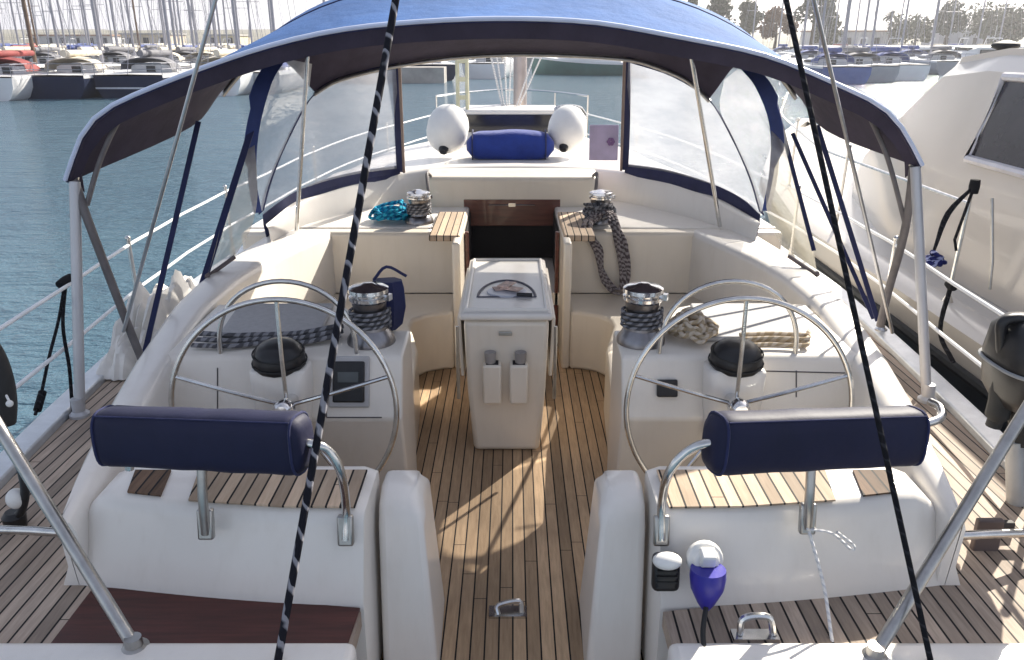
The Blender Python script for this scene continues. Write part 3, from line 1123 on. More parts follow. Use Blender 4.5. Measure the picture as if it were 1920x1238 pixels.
# seams of the canopy cloth, sewn along the bows and from front to back
for i in (5, 10, 15):
    m = MB()
    m.tube([p + Vector((0, 0, .008)) for p in grid[i]], .005, 6)
    m.build('cloth_seam', NAVYEDGE, canopy)
# lower cloth skirt of the hood along the ridge, both sides of the open middle
for B in (BOTL, BOTR):
    bb = spline(B, 4)
    m = MB()
    m.shell([[p + Vector((0, -.01, -.03)), p + Vector((0, .03, -.14))] for p in bb], .008)
    m.build('skirt', NAVYEDGE, canopy)
# lilac tinted ventilation square in the right of the middle opening
m = MB()
c0 = P(1132, 268, Y=7.05)
m.box(c0, (.25, .012, .30), rx=-.12)
vo = m.build('vent_panel', plain('lilac_film', (.50, .42, .58), .4, var=.15), canopy, bevel=.004, label='lilac square film with a dark flower mark')
m = MB()
for k in range(6):
    m.ball(c0 + Vector((.06 + .02 * math.cos(k * PI / 3), -.012, .01 + .02 * math.sin(k * PI / 3))), .016, (1, .3, 1), 8)
m.build('flower_mark', plain('violet_mark', (.22, .12, .28), .6), vo)

# ---------------------------------------------------------------- backrest bolsters
def bolster(a, b, rz_, ry_, label):
    a, b = Vector(a), Vector(b)
    ax = (b - a)
    L = ax.length
    ax.normalize()
    up = (Vector((0, .12, 1)) - ax * ax.dot(Vector((0, .12, 1)))).normalized()
    sd = ax.cross(up)
    rows = []
    ts = [0, .012, .035, .07] + [i / 30 for i in range(3, 28)] + [.93, .965, .988, 1]
    for t in ts:
        e = min(t, 1 - t) * L
        k = 1 if e > .05 else (.55 + .45 * math.sqrt(max(0, 1 - (1 - e / .05) ** 2)))
        from mathutils import noise as _nz
        wob = 1 + .012 * math.sin(t * 21) + .02 * _nz.noise(Vector((t * 9, a.x * 3, .5)))
        ring = []
        for i in range(24):
            q = 2 * PI * i / 24
            cx, sx = math.cos(q), math.sin(q)
            n = .62
            ring.append(a + ax * L * t + sd * (ry_ * k * wob * math.copysign(abs(cx) ** n, cx)) + up * (rz_ * k * wob * math.copysign(abs(sx) ** n, sx)))
        rows.append(ring)
    m = MB()
    m.loft(rows, closed=True, caps=True)
    o = tag(m.build('bolster_cushion', CUSH, None, angle=60), label, 'cushion', 'backrest cushions on the helm seat rails')
    for ang in (.9, 2.3):
        z = MB()
        z.tube([a + ax * L * t + sd * ((ry_ + .001) * math.copysign(abs(math.cos(ang)) ** .62, math.cos(ang))) + up * ((rz_ + .001) * math.copysign(abs(math.sin(ang)) ** .62, math.sin(ang))) for t in frange(.04, .96, 30)], .0035, 6)
        z.build('sewn_seam', NAVYEDGE, o)
    for t in (.035, .965):
        z = MB()
        e = min(t, 1 - t) * L
        k = .55 + .45 * math.sqrt(max(0, 1 - (1 - e / .05) ** 2)) if e < .05 else 1
        ring = []
        for i in range(24):
            q = 2 * PI * i / 24
            cx, sx = math.cos(q), math.sin(q)
            ring.append(a + ax * L * t + sd * ((ry_ * k + .002) * math.copysign(abs(cx) ** .62, cx)) + up * ((rz_ * k + .002) * math.copysign(abs(sx) ** .62, sx)))
        z.tube(ring, .005, 6, closed=True)
        z.build('piped_seam', NAVYEDGE, o)
    return o


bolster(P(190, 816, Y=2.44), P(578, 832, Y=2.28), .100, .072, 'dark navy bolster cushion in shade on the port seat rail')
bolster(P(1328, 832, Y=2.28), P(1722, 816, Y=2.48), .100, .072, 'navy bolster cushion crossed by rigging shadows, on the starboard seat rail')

# ---------------------------------------------------------------- cockpit table
tb = P(950, 848, Z=SOLE)
table = thing('cockpit_table', (tb.x, tb.y + .6, SOLE), 'narrow white cockpit table with cup holders in front of the companionway', 'table')
tx, ty = tb.x, tb.y
m = MB()
ys = (ty, ty + 1.12)
rows = []
for z, w, y0 in ((SOLE + .002, .195, ty + .01), (SOLE + .40, .225, ty + .0), (SOLE + .83, .24, ty - .015)):
    rows.append([(tx - w, y0, z), (tx + w, y0, z), (tx + w * .95, ys[1], z), (tx - w * .95, ys[1], z)])
m.loft(rows, closed=True, caps=True)
m.build('pedestal', GELC, table, bevel=.03, bseg=3)
for s in (-1, 1):   # folded-down leaves
    m = MB()
    m.box((tx + s * .262, ty + .60, SOLE + .64), (.02, 1.06, .36), ry=s * .04)
    m.build('leaf', GELC, table, bevel=.006)
m = MB()
m.box((tx, ty + .56, SOLE + .855), (.52, 1.18, .045))
tt = m.build('table_top', GEL, table, bevel=.018, bseg=3)
TZ = SOLE + .8775
m = MB()    # raised fiddles
m.tube([(tx - .225, ty + .02, TZ + .006), (tx + .225, ty + .02, TZ + .006), (tx + .225, ty + 1.1, TZ + .006), (tx - .225, ty + 1.1, TZ + .006)], .012, 8, closed=True)
m.build('fiddle', GEL, tt)
m = MB()    # arched dark seam of the locker lid
arc = []
for k in range(25):
    an = PI * k / 24
    arc.append((tx + .17 * math.cos(an), ty + .27 + .34 * math.sin(an), TZ + .002))
m.tube(arc, .008, 6)
m.tube([(tx - .17, ty + .27, TZ + .002), (tx + .17, ty + .27, TZ + .002)], .005, 6)
m.build('lid_seam', plain('lid_seam_grey', (.12, .12, .15), .6), tt)
m = MB()
m.prism([(tx + .12 * math.cos(2 * PI * k / 20), ty + .36 + .10 * math.sin(2 * PI * k / 20)) for k in range(20)], TZ - .001, TZ + .012)
m.build('tray', plain('tray_grey', (.55, .56, .62), .3), tt, bevel=.004)
m = MB()    # cup holders on the aft face
for s in (-1, 1):
    cx = tx + s * .075 - .005
    h = MB()
    h.box((cx, ty - .045, SOLE + .47), (.105, .085, .24))
    ho = h.build('cup_holder', GELC, table, bevel=.014, bseg=3)
    MB().box((cx, ty - .046, SOLE + .592), (.07, .055, .008)).build('hollow', DARKIN, ho)
    cu = MB()
    cu.lathe([(.03, 0), (.034, .06), (.032, .062), (.001, .05)], (cx + .01 * s, ty - .046, SOLE + .595), seg=18)
    tag(cu.build('cup', plain('grey_cup', (.30, .28, .27), .35)), 'small grey cup in the %s holder of the table' % ('left' if s < 0 else 'right'), 'cup', 'cups in the table holders')
MB().box((tx - .005, ty - .03, SOLE + .76), (.075, .012, .022)).build('latch', SSD, table, bevel=.003)
m = MB()
m.tube([(tx - .275, ty - .02, SOLE + .80), (tx - .275, ty - .02, SOLE + .36)], .010, 8)
m.build('hinge_rod', SSD, table)
m = MB()
m.tube([(tx + .275, ty - .02, SOLE + .80), (tx + .275, ty - .02, SOLE + .36)], .010, 8)
m.build('hinge_rod', SSD, table)
# things lying on the table
m = MB()
for k, (dx, dy, a) in enumerate(((-.02, .40, .3), (.03, .37, -.5), (.0, .43, 1.1))):
    m.box((tx + dx, ty + dy, TZ + .018 + .007 * k), (.12, .07, .006), rz=a)
tag(m.build('folded_leaflet', plain('leaflet', (.62, .45, .38), .6, var=.4, scale=25)), 'small reddish folded leaflet in the tray on the table', 'leaflet')
m = MB()
m.tube([(tx + .06, ty + .28, TZ + .014), (tx + .15, ty + .27, TZ + .014)], .012, 8)
tag(m.build('black_torch', BLACK), 'small black torch lying on the cockpit table', 'torch')

# ---------------------------------------------------------------- ropes
def tangle(c, sx, sy, sz, n, seed, r, loops=1.0):
    rg = random.Random(seed)
    m = MB()
    for k in range(n):
        a0 = rg.random() * 6.28
        pts = []
        ax, ay = sx * rg.uniform(.4, 1), sy * rg.uniform(.4, 1)
        ox, oy = sx * rg.uniform(-.35, .35), sy * rg.uniform(-.35, .35)
        hz = sz * rg.uniform(.1, 1)
        tl = rg.uniform(-.5, .5)
        for i in range(14):
            t = a0 + 2 * PI * i / 14
            rr = rg.uniform(.85, 1.15)
            x, y = ox + ax * rr * math.cos(t), oy + ay * rr * math.sin(t)
            fall = max(0, 1 - math.hypot(x / (sx * 1.5), y / (sy * 1.5)))
            pts.append((c[0] + x, c[1] + y, c[2] + r + hz * fall + tl * x * fall * .4))
        m.tube(pts, r, 8, closed=True, smooth=3)
    return m


c = P(735, 418, Z=1.637)
tag(tangle((c.x, c.y + .10, 1.637), .17, .15, .20, 12, 3, .0125).build('rope_pile', ROPEBL),
    'bright blue rope heaped beside the port coachroof winch', 'rope')
# brown coil slung over the starboard winch and down the bulkhead
m = MB()
rg = random.Random(11)
for k in range(8):
    u = lambda: rg.uniform(-9, 9)
    pts = [P(1118 + u(), 402 + u() * .5, Y=6.12), P(1100 + u(), 425 + u() * .4, Y=5.95), P(1122 + u(), 470 + u(), Y=5.88), P(1136 + u(), 520 + u(), Y=5.87), P(1158 + u(), 548 + u() * .6, Y=5.85),
           P(1172 + u(), 520 + u(), Y=5.87), P(1166 + u(), 460 + u(), Y=5.89), P(1152 + u(), 418 + u() * .4, Y=5.98), P(1140 + u(), 398 + u() * .4, Y=6.14)]
    m.tube(pts, .014, 8, closed=True, smooth=5)
tag(m.build('rope_coil', ROPEBR), 'brown grey rope coil hanging down the bulkhead from the starboard winch', 'rope')
m = MB()
rg = random.Random(5)
for k in range(7):
    pts = [P(1125 + rg.uniform(-30, 26), 396 + rg.uniform(-14, 14), Y=6.2 + rg.uniform(-.08, .12)) for _ in range(7)]
    m.tube(pts, .012, 8, closed=True, smooth=4)
tag(m.build('rope_bundle', ROPEGR), 'dark grey rope bundled round the starboard coachroof winch', 'rope')
c = P(1303, 650, Z=1.565)
tag(tangle((c.x, c.y + .14, 1.565), .12, .13, .16, 9, 21, .012).build('rope_pile', ROPETAN),
    'tan rope coiled on the starboard console between winch and compass', 'rope')
# sheets on the consoles
m = MB()
rg = random.Random(8)
for k in range(5):
    dz = .013 + .02 * (k % 3)
    pts = [P(362 + rg.uniform(-5, 8), 652, Z=1.565) + Vector((0, .03 * k, dz)), P(430, 654, Z=1.565) + Vector((0, .025 * k, dz)), P(480, 652, Z=1.565) + Vector((0, .02 * k + rg.uniform(0, .02), dz)), P(560, 648, Z=1.565) + Vector((0, .02 * k, dz)), P(640, 640, Z=1.565) + Vector((0, .02 * k, dz + .02))]
    m.tube(pts, .0125, 8, smooth=5)
tag(m.build('sheet_rope', ROPEGR), 'dark grey ropes led flat across the port console', 'rope')
m = MB()
for k in range(4):
    dz = .013 + .022 * (k % 2)
    a = P(1395, 652, Z=1.565) + Vector((0, .03 * k, dz))
    b = P(1508 + 4 * k, 652, Z=1.565) + Vector((0, .03 * k, dz))
    m.tube([a, (a + b) / 2 + Vector((0, .015, 0)), b, b + Vector((.03, .04, .005))], .0115, 8, smooth=4)
tag(m.build('sheet_rope', ROPETAN), 'tan ropes lying in a short bundle right of the starboard compass', 'rope')
m = MB()    # line from the bulkhead across to the primary winches
m.tube([P(1150, 545, Y=5.9), P(1185, 548, Y=5.2), P(1215, 560, Y=3.75)], .011, 8, smooth=5)
tag(m.build('sheet_line', ROPEBR), 'brown line from the hanging coil to the big starboard winch', 'rope')
# dark cloth winch bag hanging from the port primary winch
m = MB()
c = P(728, 560, Y=3.95)
rows = []
for z, w, d in ((.10, .075, .05), (.06, .085, .06), (-.04, .09, .075), (-.13, .07, .06), (-.17, .03, .03)):
    rows.append([(c.x + w * math.cos(2 * PI * k / 16) * (1 + .12 * math.sin(3 * k)), c.y + d * math.sin(2 * PI * k / 16) * (1 + .12 * math.cos(2 * k)), c.z + z) for k in range(16)])
m.loft(rows, closed=True, caps=True)
m.tube([(c.x - .07, c.y, c.z + .10), (c.x, c.y, c.z + .17), (c.x + .10, c.y, c.z + .12)], .008, 6, smooth=4)
tag(m.build('winch_handle_bag', NAVYEDGE), 'dark navy cloth bag hung beside the big port winch', 'bag')

# split backstay: two thick flecked ropes from the stern corners
for (a, b), rr, lab in ((((520, 1245), (742, 0)), (1.85, 2.82), 'thick black and white flecked rope rising from the port stern'), (((1746, 1245), (1474, 0)), (1.95, 2.82), 'thinner black rope rising from the starboard stern across the cushion')):
    p, q = P(*a, Z=1.175), P(*b, Y=rr[1])
    d = q - p
    m = MB()
    n = 40
    m.tube([p + d * 2.6 * i / n for i in range(n + 1)], .0128 if a[0] < 960 else .0092, 10)
    tag(m.build('backstay_rope', ROPEBW if a[0] < 960 else ROPEBK), lab, 'rope')

# ---------------------------------------------------------------- fenders and bags
def fender(name, p, q, r, mat, label, group=None, eye=True):
    p, q = Vector(p), Vector(q)
    d = q - p
    L = d.length
    M = tilt(d)
    m = MB()
    prof = [(.001, 0), (r * .25, .004), (r * .5, L * .05), (r * .76, L * .14), (r * .92, L * .25), (r, L * .40), (r, L * .60), (r * .92, L * .75), (r * .76, L * .86), (r * .5, L * .95), (r * .25, L - .004), (.001, L)]
    m.lathe(prof, p, M, 24)
    o = tag(m.build(name, mat, None, angle=60), label, 'fender', group)
    for base, sgn in ((p, -1), (q, 1)):
        e = MB()
        e.lathe([(r * .24, -.015), (r * .24, .02), (r * .17, .04), (.001, .042)], base, tilt(d * sgn), 16)
        e.build('end_cap', BLACK, o)
    return o


fb = P(838, 262, Y=7.95)
fender('round_fender', P(832, 280, Y=7.95), P(847, 205, Y=8.3), .205, PVCW, 'white round fender with dark eye, left of the blue bag', 'white fenders on the coachroof')
fender('round_fender', P(1057, 276, Y=7.95), P(1070, 208, Y=8.3), .19, PVCW, 'white round fender with white lashing, right of the blue bag', 'white fenders on the coachroof')
m = MB()
for k in range(5):
    pts = [P(1066 + 26 * math.cos(2 * PI * i / 8) + k * 2, 205 + 7 * math.sin(2 * PI * i / 8) + k * 3, Y=8.25) for i in range(8)]
    m.tube(pts, .012, 6, closed=True, smooth=3)
tag(m.build('lashing', ROPEW), 'white lashing coiled on top of the right round fender', 'rope')
# blue zipped bag on the coachroof
m = MB()
rows = []
c = P(957, 273, Y=7.95)
for t in frange(-1, 1, 15):
    k = (1 - abs(t) ** 7) ** .5 if abs(t) < 1 else .0
    k = max(k, .30)
    ring = []
    for i in range(20):
        q = 2 * PI * i / 20
        cx, sx = math.cos(q), math.sin(q)
        ring.append((c.x + t * .425, c.y + .17 * k * math.copysign(abs(cx) ** .7, cx), c.z - .0 + .145 * k * math.copysign(abs(sx) ** .6, sx) * (1 + .05 * math.sin(5 * t + 1))))
    rows.append(ring)
m.loft(rows, closed=True, caps=True)
bg = tag(m.build('blue_bag', BAGBLUE, None, angle=60), 'bright blue cloth bag lying across the coachroof between round fenders', 'bag')
for t in (-.86, .80):
    m = MB()
    m.tube([(c.x + t * .425, c.y + .172 * math.cos(q), c.z + .148 * math.sin(q)) for q in [2 * PI * k / 20 for k in range(20)]], .007, 6, closed=True)
    m.build('strap', NAVYEDGE, bg)
# rumpled white cloth on the port side deck
def crumple(c, sx, sy, sz, seed, mat, name, label, cat, rz=0):
    from mathutils import noise
    m = MB()
    rows = []
    n = 34
    for i in range(n):
        r = []
        for j in range(n):
            a, b = -1 + 2 * i / (n - 1), -1 + 2 * j / (n - 1)
            e = max(0, 1 - (a * a) ** 2) * max(0, 1 - (b * b) ** 2)
            w = noise.noise(Vector((a * 2.2 + seed, b * 2.2, .3))) * .6 + noise.noise(Vector((a * 5 + seed, b * 5, 1.3))) * .3
            x, y = a * sx * (1 + .1 * w), b * sy * (1 + .1 * w)
            r.append((c[0] + x * math.cos(rz) - y * math.sin(rz), c[1] + x * math.sin(rz) + y * math.cos(rz), c[2] + sz * e * max(.06, .6 + w)))
        rows.append(r)
    m.shell(rows, .012)
    return tag(m.build(name, mat), label, cat)


WCLOTH = fabric('white_cloth', (.80, .77, .72), sheen=.1, fold=.3)
crumple((-2.30, 4.95, DECK + .01), .15, .72, .42, 4.0, WCLOTH, 'white_cloth', 'rumpled sunlit white cloth heaped on the port side deck', 'cloth', rz=.04)

# ---------------------------------------------------------------- shore power plug
c = P(1322, 1062, Y=2.26)
plug = thing('shore_power_plug', c, 'blue and white shore power plug in the starboard seat back', 'plug')
MN = tilt((0, -1, .25))
m = MB()
m.lathe([(.062, -.02), (.062, .01), (.045, .02), (.04, .035)], c + Vector((0, .012, .02)), MN, 20)
m.box(c + Vector((0, -.02, .05)), (.05, .05, .05), rx=.3)
m.build('socket', PVCW, plug, bevel=.006)
m = MB()
m.lathe([(.058, .05), (.060, .02), (.055, -.02), (.03, -.075), (.014, -.10)], c + Vector((0, -.045, -.03)), tilt((0, .1, 1)), 20)
m.build('plug_body', plain('plug_blue', (.035, .03, .30), .35), plug)
m = MB()
m.tube([c + Vector((0, -.045, -.13)), P(1325, 1130, Y=2.2), P(1318, 1190, Y=2.1), P(1326, 1250, Y=2.0)], .0085, 8, smooth=6)
m.build('cable', RUBBER, plug)

m = MB()
c = P(1415, 1196, Z=DECK)
m.tube([c + Vector((-.05, 0, .015)), c + Vector((-.04, .01, .07)), c + Vector((.04, .01, .075)), c + Vector((.06, 0, .015))], .012, 8, smooth=5)
m.box(c + Vector((0, 0, .008)), (.15, .05, .014))
m.build('mooring_cleat', SS, yacht, label='small stainless cleat on the starboard stern deck')

# ---------------------------------------------------------------- outboard motor on the starboard pushpit
om = thing('outboard_motor', (2.02, 2.9, 1.15), 'black outboard motor clamped on the starboard stern rail', 'outboard motor')
PX = lambda u, v: P(u, v, Y=2.95)
c = PX(1925, 670)
m = MB()
rows = []
for z, wx, wy in ((-.20, .075, .11), (-.14, .11, .16), (0, .125, .18), (.10, .115, .17), (.15, .08, .12), (.165, .03, .05)):
    rows.append([(c.x + wx * math.copysign(abs(math.cos(t)) ** .7, math.cos(t)), c.y + wy * math.copysign(abs(math.sin(t)) ** .7, math.sin(t)), c.z + z) for t in [2 * PI * k / 20 for k in range(20)]])
m.loft(rows, closed=True, caps=True)
m.build('cowl', BLACK, om, angle=60)
m = MB()
m.tube([(c.x + .128 * math.copysign(abs(math.cos(t)) ** .7, math.cos(t)), c.y + .183 * math.copysign(abs(math.sin(t)) ** .7, math.sin(t)), c.z - .03) for t in [2 * PI * k / 28 for k in range(28)]], .008, 6, closed=True)
m.build('cowl_seam', plain('seam_grey', (.30, .31, .32), .5), om)
m = MB()
m.tube([PX(1882, 700), PX(1878, 640), PX(1880, 606), PX(1905, 598), PX(1935, 604)], .022, 10, smooth=5)
m.build('carry_handle', BLACK, om)
m = MB()
m.tube([PX(1890, 690), PX(1872, 770), PX(1862, 800)], [.05, .045, .03], 10, smooth=4)
m.tube([PX(1912, 740), PX(1915, 830)], .045, 10)
m.build('bracket', RUBBER, om)
m = MB()
a, b = PX(1903, 825), PX(1905, 985)
m.tube([a, b], .036, 12)
m.tube([a + Vector((-.05, .0, .0)), a + Vector((.12, 0, .01))], .022, 10)
m.build('shaft', plain('motor_grey', (.46, .47, .47), .4, metal=.2, var=.1), om)
m = MB()
c = PX(1908, 1035)
m.box(c, (.05, .13, .13))
m.ball(c + Vector((.0, .09, -.05)), .05, (1, 1.6, 1))
for k in range(3):
    a = 2 * PI * k / 3
    m.box(c + Vector((.055 * math.cos(a), .17, -.05 + .055 * math.sin(a))), (.085, .012, .05), ry=-a)
m.build('gearcase', BLACK, om, bevel=.012)
m = MB()
m.box(P(1882, 1010, Y=2.72), (.05, .03, .16))
tag(m.build('mounting_board', plain('board_dark', (.05, .045, .045), .7), bevel=.006), 'narrow dark board below the outboard motor', 'board')
m = MB()
m.box(P(1850, 1005, Y=2.62), (.10, .028, .15))
tag(m.build('mounting_board', plain('board_brown', (.12, .09, .085), .7), bevel=.006), 'brown wooden mounting board on the starboard stern rail', 'board')
# lifebuoy and lamp on the port rail at the left edge
lb = thing('horseshoe_lifebuoy', P(4, 720, Y=3.0), 'black covered horseshoe lifebuoy hanging on the port stern rail', 'lifebuoy')
m = MB()
pts = []
c = P(-44, 735, Y=3.0)
for k in range(17):
    an = -.6 + (2 * PI - 1.9 + .6 * 2 - .3) * k / 16
    pts.append(c + Vector((.10 * math.cos(an), .03 * math.sin(an), .23 * math.sin(an))))
m.tube(pts, .055, 12, smooth=2)
m.build('float', RUBBER, lb)
lp = thing('rescue_lamp', P(30, 935, Y=2.75), 'white capped rescue lamp in a dark loop at the left edge', 'lamp')
c = P(30, 935, Y=2.75)
m = MB()
m.ball(c, .037, (1, 1, 1.15))
m.build('lens', PVCW, lp)
m = MB()
m.tube([P(22, 845, Y=2.78), P(40, 880, Y=2.76), P(47, 925, Y=2.75), P(38, 962, Y=2.75), P(18, 972, Y=2.75)], .017, 10, smooth=6)
m.lathe([(.04, 0), (.045, .05), (.03, .07)], P(28, 975, Y=2.76) - Vector((0, 0, .03)), seg=16)
m.build('holder', BLACK, lp)
m = MB()
m.ball(P(18, 757, Y=2.9), .014)
m.tube([P(12, 742, Y=2.93), P(17, 752, Y=2.9)], .005, 6)
tag(m.build('toggle', PVCW), 'tiny white toggle hanging on the dark lifebuoy', 'toggle')
# dark lines hanging from the port lifeline
m = MB()
p = P(122, 527, X=-2.42)
m.lathe([(.022, -.05), (.026, 0), (.022, .05)], p, M=tilt((.15, 1, .15)), seg=12)
m.tube([p, P(110, 600, X=-2.40), P(92, 670, X=-2.38), P(76, 745, X=-2.36), P(66, 778, X=-2.35)], .0085, 8, smooth=5)
m.tube([p + Vector((0, .01, 0)), P(118, 610, X=-2.38), P(130, 690, X=-2.34), P(136, 765, X=-2.30), P(142, 785, X=-2.28)], .0095, 8, smooth=5)
m.tube([P(80, 735, X=-2.36), P(70, 770, X=-2.35)], .02, 8)
tag(m.build('tie_line', ROPEBK), 'black line knotted on the port lifeline with two hanging tails', 'rope')

# ---------------------------------------------------------------- neighbouring motor cruiser, starboard
nb = thing('motor_cruiser', (5.4, 7, 0), 'large cream motor cruiser with dark window moored close on the right', 'motor cruiser')
GELN = plain('cruiser_cream', (.56, .515, .46), .22, var=.035, scale=.8, coat=.4)
NHULL = plain('cruiser_hull_shaded', (.045, .043, .048), .3, var=.2, coat=.3)  # shade on the side facing the yacht put into the hull colour
nhb = [(2.2, 2.35), (4, 2.45), (8, 2.40), (11, 1.9), (13.5, 1.0), (15.2, .05)]
NX = 5.35
m = MB()
rows = []
for y in frange(2.2, 15.2, 26):
    h = interp(nhb, y)
    lift = .35 * max(0, (y - 8) / 7.2) ** 1.5
    r = [(NX - h, y, 1.22 + lift), (NX - h * .99, y, .9 + lift), (NX - h * .93, y, .35), (NX - h * .8, y, -.1), (NX, y, -.5)]
    r += [(2 * NX - a, b, c) for a, b, c in r[-2::-1]]
    rows.append(r)
m.loft(rows, caps=False)
m.build('hull', NHULL, nb)
m = MB()
rows = []
for y in frange(2.2, 15.2, 26):
    h = interp(nhb, y)
    lift = .35 * max(0, (y - 8) / 7.2) ** 1.5
    rows.append([(NX - h - .02, y, 1.02 + lift), (NX - h - .03, y, 1.24 + lift), (NX - h + .06, y, 1.30 + lift), (NX - h + .2, y, 1.29 + lift), (NX - h + .22, y, 1.22 + lift), (NX, y, 1.28 + lift), (NX + h, y, 1.22 + lift), (NX + h, y, 1.02 + lift)])
m.loft(rows)
m.build('gunwale_deck', GELN, nb, angle=50)
m = MB()
m.tube([(NX - interp(nhb, y) - .035, y, 1.0 + .35 * max(0, (y - 8) / 7.2) ** 1.5) for y in frange(2.2, 15.1, 26)], .035, 8)
m.build('rubbing_strake', RUBBER, nb)
# deck house: its side wall leans inwards, the front slopes to the foredeck
m = MB()
prof = [(2.0, 1.22), (2.0, 2.86), (3.6, 2.93), (6.6, 2.94), (7.3, 2.86), (8.3, 2.36), (9.4, 1.75), (10.4, 1.35), (10.6, 1.22)]
rows = []
for y, z in [(2.0, 2.86), (3.6, 2.93), (6.6, 2.94), (7.3, 2.86), (8.3, 2.38), (9.4, 1.80), (10.5, 1.36)]:
    hw = interp([(2, 2.0), (7.3, 1.86), (9.4, 1.35), (10.5, .9)], y)
    k = max(.05, (z - 1.25))
    r = [(NX - hw, y, 1.23), (NX - hw + .08 * k, y, 1.25 + .55 * k), (NX - hw + .16 * k, y, 1.25 + .90 * k), (NX - hw + .22 * k + .03, y, 1.25 + .97 * k), (NX - hw + .4, y, z)]
    r += [(2 * NX - a, b, c) for a, b, c in r[::-1]]
    rows.append(r)
m.loft(rows, caps=True)
m.build('deck_house', GELN, nb, angle=35)
# side window with its frame, following the wall
def wall_pt(y, z, off):
    hw = interp([(2, 2.0), (7.3, 1.86), (9.4, 1.35)], y)
    k = 2.93 - 1.25
    x = NX - hw + .08 * k * min(1, (z - 1.23) / (.55 * k)) + (.08 * k * max(0, (z - 1.25 - .55 * k) / (.35 * k)))
    return (x - off, y, z)


def lead(u, v):
    """photo point on the cruiser's deck house side"""
    y = 5.5
    for _ in range(12):
        p = P(u, v, X=wall_pt(y, 2.4, 0)[0])
        y = p.y
    return p


wa, wb_ = lead(1838, 292), lead(1874, 152)
win = [(wa.y, wa.z), (wb_.y, wb_.z), (3.1, wb_.z + .03), (3.1, wa.z)]
m = MB()
m.add([wall_pt(y, z, .02) for y, z in win] + [wall_pt(y, z, -.04) for y, z in win], [(0, 1, 2, 3), (7, 6, 5, 4), (0, 4, 5, 1), (1, 5, 6, 2), (2, 6, 7, 3), (3, 7, 4, 0)])
wo = m.build('side_window', plain('tinted_glass', (.035, .032, .038), .12, var=.3, scale=2), nb, smooth=False)
m = MB()
m.tube([wall_pt(y, z, .03) for y, z in [(wa.y + .015, wa.z - .025), (wb_.y + .02, wb_.z + .03), (3.0, wb_.z + .06), (3.0, wa.z - .025)]], .034, 8, closed=True)
m.build('window_frame', plain('frame_pale', (.60, .58, .60), .3, metal=.3), wo)
m = MB()
m.box((NX - .6, 6.2, 2.97), (.30, .22, .07))
m.build('roof_vent', RUBBER, nb, bevel=.02)
m = MB()
m.lathe([(.05, 0), (.05, .05), (.11, .07), (.11, .10), (.02, .13)], (NX - 1.25, 7.05, 2.87), seg=16)
m.build('roof_vent', RUBBER, nb, bevel=.02)
for y in (3.6, 5.28, 7.4, 9.6, 11.8):
    h = interp(nhb, y)
    lift = .35 * max(0, (y - 8) / 7.2) ** 1.5
    x = NX - h + .1
    m = MB()
    m.tube([(x, y, 1.28 + lift), (x + .02, y, 2.08 + lift)], .014, 8)
    m.ball((x + .02, y, 2.09 + lift), .024)
    m.lathe([(.04, 0), (.02, .05)], (x, y, 1.29 + lift), seg=12)
    m.build('stanchion', SS, nb)
m = MB()
for z in (.70,):
    m.tube([(NX - interp(nhb, y) + .12, y, 1.28 + z + .35 * max(0, (y - 8) / 7.2) ** 1.5) for y in frange(5.28, 14.6, 20)], .012, 8)
m.build('guard_rail', SS, nb)
m = MB()
a = P(1860, 372, X=3.35)
m.tube([a, a + Vector((.02, -.12, -.42)), a + Vector((.03, -.14, -.62))], .012, 8)
m.build('grab_rail', SSD, nb)
# line and blue bundle hanging from its stanchion
sx = NX - interp(nhb, 5.28) + .1
m = MB()
top = Vector((sx + .02, 5.26, 2.10))
for dx in (0, .03):
    m.tube([top, P(1775 + dx * 200, 400, Y=5.2), P(1752, 468, Y=5.0)], .010, 8, smooth=4)
m.tube([top, P(1790, 450, Y=5.2), P(1793, 470, Y=5.2)], .010, 8)
m.lathe([(.03, -.05), (.034, 0), (.03, .04)], top, seg=12)
tag(m.build('hanging_line', ROPEBK), 'black lines hanging from the stanchion of the cream cruiser', 'rope')
c = P(1751, 484, Y=5.0)
tag(tangle((c.x, c.y, c.z - .05), .06, .06, .09, 8, 31, .014).build('rope_bundle', rope_mat('rope_navy', (.01, .015, .10), (.35, .38, .6), .06, .7)), 'blue rope bundle at the end of the cruiser’s black line', 'rope')
m = MB()
p = P(1783, 536, X=2.46)
m.lathe([(.02, -.04), (.026, 0), (.02, .04)], p, M=tilt((.1, 1, 0)), seg=12)
m.tube([p, p + Vector((0, .02, -.28)), P(1788, 680, X=2.5)], .013, 8, smooth=4)
m.tube([p, p + Vector((-.02, .0, -.2)), P(1770, 650, X=2.5)], .009, 8, smooth=4)
tag(m.build('tie_line', ROPEBK), 'black line tied to the starboard lifeline beside the cruiser', 'rope')

# ---------------------------------------------------------------- water
m, nt, b = new_mat('harbour_water')
n1 = noise_node(nt, 1.1, 6, .62, (.55, 1.5, 1))
n2 = noise_node(nt, 5.5, 4, .6, (.6, 1.4, 1))
n3 = noise_node(nt, .10, 3)
r = ramp(nt, n3.outputs['Fac'], [(.3, (.062, .120, .170)), (.7, (.088, .160, .210))])
nt.links.new(r.outputs[0], b.inputs['Base Color'])
b.inputs['Roughness'].default_value = .07
b.inputs['IOR'].default_value = 1.33
ad = N(nt, 'ShaderNodeMath', operation='MULTIPLY_ADD')
ad.inputs[1].default_value = .28
nt.links.new(n2.outputs['Fac'], ad.inputs[0])
nt.links.new(n1.outputs['Fac'], ad.inputs[2])
bump(nt, b, ad.outputs[0], .6, .42)
WATER = m
m = MB()
m.add([(-900, -40, 0), (900, -40, 0), (900, 1500, 0), (-900, 1500, 0)], [(0, 1, 2, 3)])
struct(m.build('water', WATER, smooth=False))

